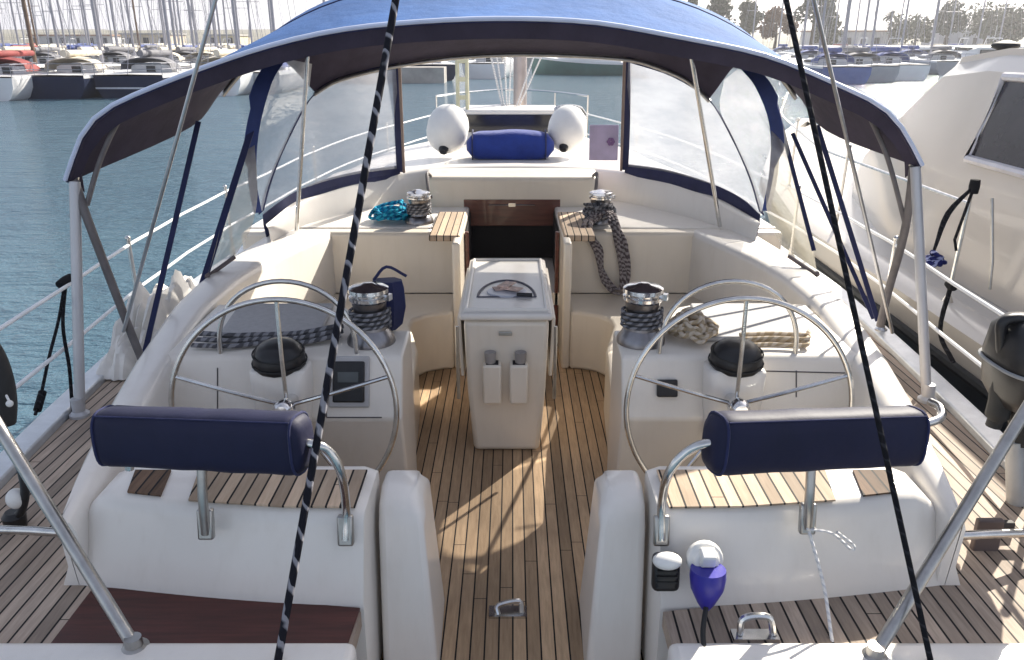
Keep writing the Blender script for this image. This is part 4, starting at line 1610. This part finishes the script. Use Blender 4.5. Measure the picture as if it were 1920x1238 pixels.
# far shore
SHORE = plain('shore_ground', (.20, .19, .15), .9, var=.4, scale=.08)
STONE = plain('quay_stone', (.36, .34, .32), .85, var=.25, scale=.8)
m = MB()
rows = []
for x in frange(-420, 420, 60):
    g = math.sin(x * .031) * .6 + math.sin(x * .11 + 1) * .3
    rows.append([(x, 150, -.3), (x, 152, 1.0), (x, 175, 1.3 + .2 * g), (x, 330, 5 + 1.6 * g), (x, 700, 9 + 3 * g)])
m.loft(rows)
struct(m.build('shore', SHORE))
m = MB()
rows = []
for x in frange(-700, 700, 80):
    g = math.sin(x * .006 + .6) * .5 + math.sin(x * .019) * .3 + math.sin(x * .05 + 2) * .1
    hgt = 10 + 6 * g
    rows.append([(x, 760, 0), (x, 840, hgt * .7), (x, 900, hgt), (x, 1000, hgt * .8)])
m.loft(rows)
struct(m.build('hills', plain('hill_scrub', (.10, .11, .075), .95, var=.4, scale=.02)))
m = MB()
m.box((-60, 63, .45), (110, 2.4, 1.3))
tag(m.build('quay', STONE), 'long low stone quay behind the boats on the left', 'quay')
m = MB()
m.box((46, 97, .45), (90, 2.4, 1.3))
tag(m.build('quay', STONE), 'long low stone quay behind the boats on the right', 'quay')

# ---------------------------------------------------------------- boats across the harbour
FW = plain('far_hull_white', (.74, .74, .75), .35, var=.08, scale=.5)
FN = plain('far_hull_navy', (.012, .020, .055), .6, var=.2, scale=.5, spec=.15)
FG = plain('far_hull_grey', (.34, .35, .38), .4, var=.15, scale=.5)
FB = plain('far_hull_blue', (.07, .12, .34), .35, var=.2, scale=.5)
FT = plain('far_hull_green', (.05, .14, .13), .4, var=.2, scale=.5)
FR = plain('far_cloth_red', (.24, .04, .04), .8, var=.3, scale=1)
FC = plain('far_cloth_blue', (.05, .08, .26), .8, var=.3, scale=1)
FE = plain('far_cloth_cream', (.58, .53, .44), .8, var=.2, scale=1)
FK = plain('far_cloth_grey', (.16, .16, .18), .8, var=.2, scale=1)
FWIN = plain('far_window', (.02, .022, .028), .12)
FMAST = plain('far_mast', (.30, .30, .34), .4, metal=.5, var=.1)
FWOOD = plain('far_mast_wood', (.14, .09, .06), .5, var=.2)
FTRIM = plain('far_boot_stripe', (.55, .57, .62), .5)


def sailboat(u, vw, beam, L, hull, cloth, mast_h, label, head=0.0, mast=FMAST, free=1.15, stripe=False, group=None):
    w = P(u, vw, Z=0)
    o = thing('sailing_boat', (w.x, w.y, 0), label, 'sailing boat', group)
    T = Matrix.Translation(w) @ Matrix.Rotation(head, 4, 'Z')
    g = lambda x, y, z: T @ Vector((x, y, z))
    rows = []
    for i in range(13):
        t = i / 12
        y = L * t
        h = beam / 2 * (.86 + .14 * math.sin(min(1, t / .45) * PI / 2)) if t < .45 else beam / 2 * max(.02, 1 - ((t - .45) / .55) ** 2.1)
        zt = free * (1 + .28 * t * t)
        r = [(-h, y, zt), (-h * .98, y, zt * .55), (-h * .86, y, .12), (-h * .6, y, -.25), (0, y, -.4)]
        r += [(-a, b, c) for a, b, c in r[-2::-1]]
        rows.append([g(*p) for p in r])
    m = MB()
    m.loft(rows)
    m.f.append(list(range(0, 9)))
    m.uv.append(None)
    m.mi.append(0)
    m.build('hull', hull, o, angle=35)
    m = MB()
    dr = []
    for i in range(13):
        a, b = rows[i][0], rows[i][-1]
        up = Vector((0, 0, .06))
        dr.append([a - Vector((0, 0, .1)), a + up, (a + b) / 2 + up * 1.6, b + up, b - Vector((0, 0, .1))])
    m.loft(dr)
    m.build('deck', FW, o)
    if stripe:
        m = MB()
        m.box(g(0, -.01, free * .45), (beam * .84, .05, .09), rz=head)
        m.build('stripe', FTRIM, o)
    m = MB()
    cr = []
    for y, hw, z in ((L * .26, .62, .42), (L * .30, .66, .50), (L * .5, .60, .46), (L * .64, .42, .22), (L * .70, .2, .05)):
        hw *= beam / 3.6 * 1.6
        b0 = free * 1.08
        cr.append([g(-hw, y, b0 - .1), g(-hw * .93, y, b0 + z * .8), g(-hw * .75, y, b0 + z), g(hw * .75, y, b0 + z), g(hw * .93, y, b0 + z * .8), g(hw, y, b0 - .1)])
    m.loft(cr, caps=True)
    m.build('cabin', FW, o, angle=30)
    m = MB()
    b0 = free * 1.08
    for s in (-1, 1):
        m = MB()
        m.box(g(s * .62 * beam / 3.6 * 1.6, L * .42, b0 + .22), (.05, L * .18, .16), rz=head)
        m.build('cabin_window', FWIN, o)
    m = MB()
    m.box(g(0, L * .255, b0 + .15), (.5, .04, .4), rz=head)
    m.build('companionway', FWIN, o)
    # spray hood or awning over the cockpit
    m = MB()
    hr = []
    for y, k in ((L * .20, .9), (L * .27, 1.0), (L * .33, .55)):
        hr.append([g(beam * .33 * math.cos(PI * j / 10), y, b0 + .15 + .72 * k * math.sin(PI * j / 10) ** .6) for j in range(11)])
    m.shell(hr, .03)
    m.build('spray_hood', cloth, o, angle=60)
    if mast_h:
        m = MB()
        my = L * .52
        m.tube([g(0, my, b0), g(0, my - .1, b0 + mast_h)], .11, 8)
        for zz in (.38, .68):
            m.tube([g(-beam * .30, my, b0 + mast_h * zz), g(beam * .30, my, b0 + mast_h * zz)], .03, 6)
        m.build('mast', mast, o)
        m = MB()
        m.tube([g(0, my - .15, b0 + 1.05), g(0, L * .16, b0 + 1.05)], [.15, .20, .19, .16], 10)
        m.build('boom_cover', cloth, o)
        m = MB()
        for s in (-1, 1):
            m.tube([g(s * beam * .44, my, b0), g(s * beam * .30, my, b0 + mast_h * .38), g(0, my - .1, b0 + mast_h)], .016, 5)
        m.tube([g(0, L * .99, b0), g(0, my - .1, b0 + mast_h)], .02, 5)
        m.tube([g(0, 0, b0), g(0, my - .1, b0 + mast_h)], .016, 5)
        m.build('rigging', FMAST, o)
    # rails at the stern
    m = MB()
    for z in (.35, .65):
        m.tube([g(-beam * .42, L * .2, free + z), g(-beam * .42, .1, free + z), g(beam * .42, .1, free + z), g(beam * .42, L * .2, free + z)], .018, 5)
    for s in (-1, 1):
        for y in (.1, L * .2):
            m.tube([g(s * beam * .42, y, free), g(s * beam * .42, y, free + .65)], .018, 5)
    m.build('stern_rail', FMAST, o)
    return o


rb = random.Random(4)
# near row on the left
sailboat(-36, 190, 4.3, 11, FW, FR, 14, 'white sailing boat with red hood at the left edge of the picture', mast=FWOOD)
sailboat(98, 186, 4.4, 12, FN, FE, 15, 'dark navy sailing boat, left of the two near dark hulls', stripe=False)
sailboat(246, 184, 4.4, 12, FN, FK, 14, 'navy sailing boat with pale stripe, partly behind the canopy edge', stripe=True)
sailboat(395, 180, 4.2, 11, FW, FE, 14, 'white sailing boat with cream hood behind the canopy’s left shoulder')
sailboat(470, 176, 4.2, 12, FG, FC, 15, 'grey sailing boat seen through the canopy’s left side opening')
# second row behind the quay on the left
ordn = ['first', 'second', 'third', 'fourth', 'fifth', 'sixth', 'seventh', 'eighth', 'ninth', 'tenth', 'eleventh', 'twelfth', 'thirteenth', 'fourteenth']
us = [8, 60, 118, 160, 222, 262, 300, 338, 372, 424, 452, 482]
kinds = [(FW, FR, 'white', 'red'), (FW, FE, 'white', 'cream'), (FW, FC, 'white', 'blue'), (FG, FK, 'grey', 'grey'), (FW, FE, 'white', 'cream'), (FW, FK, 'white', 'grey'), (FW, FE, 'white', 'cream'), (FB, FC, 'blue', 'blue'), (FW, FK, 'white', 'grey'), (FW, FE, 'white', 'cream'), (FG, FC, 'grey', 'blue'), (FW, FC, 'white', 'blue')]
for i, (u, (hm, cm, hc, cn)) in enumerate(zip(us, kinds)):
    sailboat(u, 133 + rb.uniform(-3, 3), 4.0 + rb.uniform(-.3, .5), 12 + rb.uniform(-1, 2), hm, cm, 15 + rb.uniform(-2, 4),
             '%s sailing boat with %s cover, %s from the left along the far left quay' % (hc, cn, ordn[i]), head=rb.uniform(-.08, .08), mast=FWOOD if i in (0, 4) else FMAST, group='sailing boats along the far left quay')
us = [-20, 38, 88, 140, 190, 244, 284, 318, 358, 398, 438]
for i, u in enumerate(us):
    hm, cm, hc, cn = kinds[(i * 5 + 2) % 12]
    sailboat(u, 110 + rb.uniform(-2, 2), 4.2, 13, hm, cm, 17 + rb.uniform(-3, 4), '%s sailing boat with %s cover, %s from the left in the hazy farthest left row' % (hc, cn, ordn[i]), head=PI + rb.uniform(-.1, .1), group='sailing boats in the farthest left row')
us = [20, 52, 74, 104, 132, 172, 206, 232, 268, 312, 346, 386, 412, 466]
for i, u in enumerate(us):
    hm, cm, hc, cn = kinds[(i * 3 + 4) % 12]
    sailboat(u, 121 + rb.uniform(-3, 3), 3.9, 12, hm, cm, 14 + rb.uniform(-2, 5), '%s sailing boat with %s cover, %s from the left in the middle left row' % (hc, cn, ordn[i]), head=PI + rb.uniform(-.1, .1), group='sailing boats in the middle left row')
for i, u in enumerate([-8, 52, 138, 186, 292, 326, 362]):
    hm, cm, hc, cn = [(FW, FE, 'white', 'cream'), (FW, FK, 'white', 'grey')][i % 2]
    sailboat(u, 150 + rb.uniform(-3, 3), 3.9, 12, hm, cm, 15 + rb.uniform(-1, 3), '%s sailing boat with %s cover, %s from the left just behind the navy hulls' % (hc, cn, ordn[i]), head=rb.uniform(-.1, .1), group='sailing boats just behind the navy hulls')
for i, u in enumerate([1536, 1612, 1668, 1728, 1790]):
    hm, cm, hc, cn = [(FW, FC, 'white', 'blue'), (FG, FK, 'grey', 'grey'), (FB, FC, 'blue', 'blue')][i % 3]
    sailboat(u, 138 + rb.uniform(-3, 3), 4.0, 12, hm, cm, 15 + rb.uniform(-1, 3), '%s sailing boat with %s cover, %s from the left in the second right row' % (hc, cn, ordn[i]), head=rb.uniform(-.1, .1), group='sailing boats in the second right row')
# middle, seen through the open window
sailboat(812, 152, 4.4, 12, FN, FC, 14, 'dark hulled sailing boat seen through the open hood window, left of the mast', head=.25)
sailboat(908, 148, 4.2, 12, FW, FE, 15, 'white sailing boat directly behind the mast halyards', head=-.1)
sailboat(690, 150, 4.3, 12, FG, FK, 14, 'grey sailing boat seen through the left hood window', head=.1)
sailboat(1250, 146, 4.3, 12, FW, FC, 14, 'white sailing boat seen through the right hood window', head=.1)
sailboat(600, 156, 4.3, 12, FW, FE, 14, 'white sailing boat seen through the milky port side window', head=.1)


def motorboat(u, vw, L, hull, label, head, group=None, up=FW):
    w = P(u, vw, Z=0)
    o = thing('motor_boat', (w.x, w.y, 0), label, 'motor boat', group)
    T = Matrix.Translation(w) @ Matrix.Rotation(head, 4, 'Z')
    g = lambda x, y, z: T @ Vector((x, y, z))
    bm = L * .30
    rows = []
    for i in range(12):
        t = i / 11
        h = bm / 2 * (1 if t < .5 else max(.02, 1 - ((t - .5) / .5) ** 2.2))
        zt = 1.05 + .55 * t * t
        r = [(-h, L * (t - .5), zt), (-h * .9, L * (t - .5), .3), (-h * .6, L * (t - .5), -.3), (0, L * (t - .5), -.4)]
        r += [(-a, b, c) for a, b, c in r[-2::-1]]
        rows.append([g(*p) for p in r])
    m = MB()
    m.loft(rows, caps=True)
    m.build('hull', hull, o, angle=40)
    m = MB()
    m.loft([[r[0] - Vector((0, 0, .15)), r[0] + Vector((0, 0, .05)), (r[0] + r[-1]) / 2 + Vector((0, 0, .12)), r[-1] + Vector((0, 0, .05)), r[-1] - Vector((0, 0, .15))] for r in rows])
    m.build('deck', up, o)
    m = MB()
    cr = []
    for t, z, k in ((-.38, 1.1, .85), (-.30, 1.25, .85), (.02, 1.3, .8), (.12, .75, .72), (.28, .25, .5)):
        hw = bm / 2 * k
        cr.append([g(-hw, L * t, 1.0), g(-hw * .9, L * t, 1.1 + z * .9), g(-hw * .7, L * t, 1.1 + z), g(hw * .7, L * t, 1.1 + z), g(hw * .9, L * t, 1.1 + z * .9), g(hw, L * t, 1.0)])
    m.loft(cr, caps=True)
    m.build('cabin', up, o, angle=30)
    for s in (-1, 1):
        m = MB()
        m.box(g(s * bm / 2 * .82, -L * .14, 1.75), (.16, L * .30, .45), rz=head)
        m.build('cabin_window', FWIN, o)
    m = MB()
    m.box(g(0, -L * .385, 1.7), (bm * .55, .06, .8), rz=head)
    m.build('cabin_door', FWIN, o)
    m = MB()
    m.box(g(0, L * .09, 1.95), (bm * .6, L * .05, .5), rz=head)
    m.build('windscreen', FWIN, o)
    m = MB()
    m.tube([g(-bm * .3, -L * .2, 2.3), g(-bm * .3, -L * .22, 3.2), g(bm * .3, -L * .22, 3.2), g(bm * .3, -L * .2, 2.3)], .05, 6)
    m.tube([g(0, -L * .22, 3.2), g(0, -L * .22, 4.6)], .025, 5)
    m.build('radar_arch', FW, o)
    return o


motorboat(1092, 140, 9.5, FT, 'white and green motor boat seen through the open hood window, right of the mast', 1.35)
# right side rows
rk = [(1585, 158, FB, FC, 'blue', 'blue'), (1640, 155, FG, FK, 'grey', 'grey'), (1700, 152, FW, FC, 'white', 'blue')]
for i, (u, v, hm, cm, hc, cn) in enumerate(rk):
    sailboat(u, v, 4.1, 11.5, hm, cm, 14, '%s sailing boat, %s of three in the nearest row on the right' % (hc, ['left', 'middle', 'right'][i]), head=.05 * i, group='sailing boats in the nearest right row')
us = [1430, 1478, 1540, 1596, 1632, 1668, 1718, 1772, 1812, 1866, 1912]
for i, u in enumerate(us):
    hm, cm, hc, cn = kinds[(i * 7 + 3) % 12]
    sailboat(u, 117 + rb.uniform(-3, 3), 4.0, 12, hm, cm, 15 + rb.uniform(-3, 3), '%s sailing boat with %s cover, %s from the left along the far right quay' % (hc, cn, ordn[i]), head=rb.uniform(-.1, .1), group='sailing boats along the far right quay')
for i, (u, L, hm, hc) in enumerate(((1500, 12, FB, 'blue'), (1565, 13, FW, 'white'), (1635, 13, FB, 'dark blue'), (1690, 13, FW, 'white with grey'), (1760, 12, FW, 'tall white'), (1815, 13, FB, 'low blue'), (1880, 13, FW, 'broad white'))):
    motorboat(u, 122 + (i % 2) * 5, L, hm, '%s motor boat, %s from the left in the far right row' % (hc, ordn[i]), 1.2 + .3 * (i % 3), group='motor boats in the far right row', up=FG if i == 2 else FW)
for i, (u, L) in enumerate(((30, 12), (110, 14), (205, 13), (270, 14), (330, 11), (400, 14))):
    motorboat(u, 108, L, FW, 'white motor boat, %s from the left behind the far left masts' % ordn[i], 1.4 + .2 * i, group='motor boats behind the far left masts')

# ---------------------------------------------------------------- trees and buildings on the far shore
BARK = plain('bark', (.09, .065, .045), .9, var=.3, scale=2)


def leaf_mat(name, a, b_):
    m, nt, b = new_mat(name)
    nz = noise_node(nt, .7, 3)
    r = ramp(nt, nz.outputs['Fac'], [(.3, a), (.7, b_)])
    nt.links.new(r.outputs[0], b.inputs['Base Color'])
    b.inputs['Roughness'].default_value = .7
    return m


LEAFD = leaf_mat('leaf_dark', (.020, .036, .018), (.05, .075, .035))
LEAFM = leaf_mat('leaf_mid', (.04, .06, .025), (.09, .11, .05))
LEAFB = leaf_mat('leaf_brown', (.13, .06, .03), (.24, .13, .06))


def tree(u, Y, h, w, leaf, label, kind='round', seed=1):
    g = P(u, 80, Y=Y)
    zb = 1.3
    rg = random.Random(seed)
    o = thing({'round': 'broadleaf_tree', 'cone': 'conifer_tree', 'palm': 'palm_tree'}[kind], (g.x, Y, zb), label, 'tree', 'trees on the far shore')
    m = MB()
    x, y = g.x, Y
    m.tube([(x, y, zb), (x + .1, y, zb + h * .3), (x - .1, y, zb + h * .6), (x, y, zb + h * .9)], [.32, .26, .2, .12, .06], 8, smooth=3)
    for k in range(7):
        a = rg.random() * 6.28
        z0 = zb + h * rg.uniform(.3, .7)
        m.tube([(x, y, z0), (x + w * .3 * math.cos(a), y + w * .3 * math.sin(a), z0 + h * .15)], [.1, .05], 6)
    m.build('trunk', BARK, o)
    m = MB()
    blobs = []
    if kind == 'round':
        for k in range(11):
            a = rg.random() * 6.28
            rr = w * .36 * math.sqrt(rg.random())
            blobs.append((x + rr * math.cos(a), y + rr * math.sin(a), zb + h * rg.uniform(.42, .9), w * rg.uniform(.13, .24)))
    elif kind == 'cone':
        for k in range(14):
            t = k / 13
            a = rg.random() * 6.28
            rr = w * .25 * (1 - t)
            blobs.append((x + rr * math.cos(a), y + rr * math.sin(a), zb + h * (.18 + .8 * t), w * (.30 * (1 - t) + .08)))
    for bx, by, bz, br in blobs:
        for k in range(170):
            d = Vector((rg.gauss(0, 1), rg.gauss(0, 1), rg.gauss(0, .8)))
            d = d.normalized() * br * rg.uniform(.55, 1.1)
            c = Vector((bx, by, bz)) + d
            s = rg.uniform(.22, .46)
            n = Vector((rg.gauss(0, 1), rg.gauss(0, 1), rg.gauss(0, 1) + .4)).normalized()
            t1 = n.orthogonal().normalized() * s
            t2 = n.cross(t1).normalized() * s * .7
            m.add([c - t1, c - t2, c + t1, c + t2], [(0, 1, 2, 3)])
    if kind == 'palm':
        top = Vector((x, y, zb + h * .92))
        for k in range(26):
            a = rg.random() * 6.28
            el = rg.uniform(-.3, 1.2)
            ln = w * rg.uniform(.42, .55)
            pts = []
            for j in range(6):
                t = j / 5
                pts.append(top + Vector((math.cos(a) * math.cos(el) * ln * t, math.sin(a) * math.cos(el) * ln * t, math.sin(el) * ln * t - 1.0 * ln * t * t * .55)))
            sd = Vector((-math.sin(a), math.cos(a), 0))
            for p, q in zip(pts, pts[1:]):
                for s in (-1, 1):
                    m.add([p, q, q + sd * s * .32 - Vector((0, 0, .12)), p + sd * s * .30 - Vector((0, 0, .12))], [(0, 1, 2, 3)])
    m.build('crown', leaf, o, smooth=False)
    return o


tree(1292, 160, 9.5, 6, LEAFD, 'slim dark tree just right of the canopy top', 'cone', 2)
tree(1342, 165, 13, 8, LEAFD, 'tallest dark conifer beyond the canopy’s right shoulder', 'cone', 3)
tree(1402, 168, 9, 6, LEAFM, 'small green tree between the tall conifer and the brown tree', 'round', 4)
tree(1453, 160, 7.5, 7, LEAFB, 'brown leaved tree beside the black rigging rope', 'round', 5)
tree(1520, 158, 12, 8, LEAFD, 'tall dark tree right of the brown tree', 'round', 6)
tree(1548, 166, 9, 6, LEAFM, 'mid green tree against the tall dark tree', 'cone', 7)
tree(1665, 172, 7, 4, LEAFD, 'thin palm standing alone on the far right shore', 'palm', 8)
tree(1715, 172, 6.2, 11, LEAFM, 'broad low green tree near the lone palm', 'round', 9)
tree(1772, 164, 8.5, 8, LEAFD, 'dark round tree above the cruiser roof', 'round', 10)
tree(1845, 170, 7, 11, LEAFM, 'wide pale green tree at the right above the cruiser', 'round', 11)
tree(1898, 168, 7.2, 8, LEAFD, 'dark tree nearest the right edge', 'round', 12)
tree(1240, 168, 8, 7, LEAFM, 'green tree low behind the canopy ridge', 'round', 13)

def house(u, Y, w, h, d, col, label, n):
    g = P(u, 80, Y=Y)
    o = thing('shore_building', (g.x, Y, 1.2), label, 'building', 'buildings on the far shore')
    m = MB()
    m.box((g.x, Y, 1.2 + h / 2), (w, d, h))
    m.build('wall', plain('plaster_%d' % n, col, .8, var=.1, scale=.3), o)
    m = MB()
    m.box((g.x, Y, 1.2 + h + .15), (w + .5, d + .5, .3))
    m.build('roof', plain('roof_%d' % n, (.32, .2, .15) if n % 2 else (.4, .39, .37), .85, var=.2, scale=.4), o)
    k = max(2, int(w / 3))
    for i in range(k):
        for fl in range(max(1, int(h / 3))):
            m = MB()
            m.box((g.x - w / 2 + (i + .5) * w / k, Y - d / 2 - .01, 1.2 + 1.6 + 3 * fl), (1.1, .08, 1.3))
            m.build('window', FWIN, o)


house(290, 175, 10, 2.8, 8, (.60, .52, .40), 'low beige building behind the left masts', 0)
house(150, 190, 18, 2.6, 8, (.55, .55, .56), 'long pale grey building at the left behind the masts', 1)
house(428, 180, 7, 2.6, 8, (.62, .55, .38), 'small yellowish building beside the canopy’s blue top', 2)
house(1590, 185, 18, 3.4, 8, (.62, .62, .64), 'long white low building between the right trees', 3)
house(1810, 190, 16, 4, 8, (.45, .45, .5), 'grey low building behind the right trees', 4)

# ---------------------------------------------------------------- sky, sun, camera
sc = bpy.context.scene
wd = bpy.data.worlds.new('World')
sc.world = wd
wd.use_nodes = True
nt = wd.node_tree
bgn = nt.nodes['Background']
sky = nt.nodes.new('ShaderNodeTexSky')
sky.sky_type = 'NISHITA'
SUN_EL, SUN_AZ = math.radians(33.5), math.radians(37)
sky.sun_disc = False
sky.sun_elevation = SUN_EL
sky.sun_rotation = SUN_AZ
sky.air_density = 1.0
sky.dust_density = 2.0
sky.ozone_density = 1.2
# thin bright veil of high cloud, thickest towards the horizon
tcw = N(nt, 'ShaderNodeTexCoord')
sepw = N(nt, 'ShaderNodeSeparateXYZ')
nt.links.new(tcw.outputs['Generated'], sepw.inputs[0])
mrw = N(nt, 'ShaderNodeMapRange', interpolation_type='SMOOTHSTEP')
mrw.inputs['From Min'].default_value = -.02
mrw.inputs['From Max'].default_value = .24
mrw.inputs['To Min'].default_value = .86
mrw.inputs['To Max'].default_value = .22
nt.links.new(sepw.outputs['Z'], mrw.inputs['Value'])
nzw = N(nt, 'ShaderNodeTexNoise')
nzw.inputs['Scale'].default_value = 3
nzw.inputs['Detail'].default_value = 6
nt.links.new(tcw.outputs['Generated'], nzw.inputs['Vector'])
mlw = N(nt, 'ShaderNodeMath', operation='MULTIPLY_ADD', use_clamp=True)
mlw.inputs[1].default_value = .35
nt.links.new(nzw.outputs['Fac'], mlw.inputs[0])
sbw = N(nt, 'ShaderNodeMath', operation='SUBTRACT')
sbw.inputs[1].default_value = .17
nt.links.new(mrw.outputs[0], sbw.inputs[0])
nt.links.new(sbw.outputs[0], mlw.inputs[2])
mxw = N(nt, 'ShaderNodeMix', data_type='RGBA')
mxw.inputs[7].default_value = (8.5, 8.3, 8.9, 1)
nt.links.new(mlw.outputs[0], mxw.inputs[0])
nt.links.new(sky.outputs[0], mxw.inputs[6])
nt.links.new(mxw.outputs[2], bgn.inputs['Color'])
bgn.inputs['Strength'].default_value = .072
sl = bpy.data.lights.new('sun', 'SUN')
sl.energy = 5.0
sl.angle = math.radians(.53)
sl.color = (1, .93, .80)
so = bpy.data.objects.new('sun', sl)
C.objects.link(so)
to_sun = Vector((math.sin(SUN_AZ) * math.cos(SUN_EL), math.cos(SUN_AZ) * math.cos(SUN_EL), math.sin(SUN_EL)))
so.rotation_euler = to_sun.to_track_quat('Z', 'Y').to_euler()
so.location = (6, 6, 12)
cd = bpy.data.cameras.new('camera')
cam = bpy.data.objects.new('camera', cd)
C.objects.link(cam)
cam.location = (0, 0, CAM_Z)
cam.rotation_euler = (PI / 2 - PITCH, 0, 0)
cd.sensor_width = 36
cd.lens = FPX / 1920 * 36
cd.clip_end = 4000
cd.clip_start = .05
sc.camera = cam
# summer haze over the harbour
m, nt, b = new_mat('harbour_haze')
nt.nodes.remove(b)
pv = N(nt, 'ShaderNodeVolumePrincipled')
pv.inputs['Color'].default_value = (.93, .94, 1, 1)
pv.inputs['Density'].default_value = .0006
pv.inputs['Anisotropy'].default_value = .6
nt.links.new(pv.outputs[0], nt.nodes['Material Output'].inputs['Volume'])
m2 = MB()
m2.box((0, 725, 23.0), (1860, 1600, 49))
hz = m2.build('haze', m, smooth=False)
tag(hz, 'pale summer haze lying over the whole harbour', 'haze', kind='stuff')
hz.display_type = 'WIRE'
sc.view_settings.view_transform = 'Standard'
sc.view_settings.look = 'None'
sc.view_settings.exposure = 1.08
sc.view_settings.gamma = 1
sc.cycles.use_denoising = True
sc.cycles.max_bounces = 10
sc.cycles.transparent_max_bounces = 16
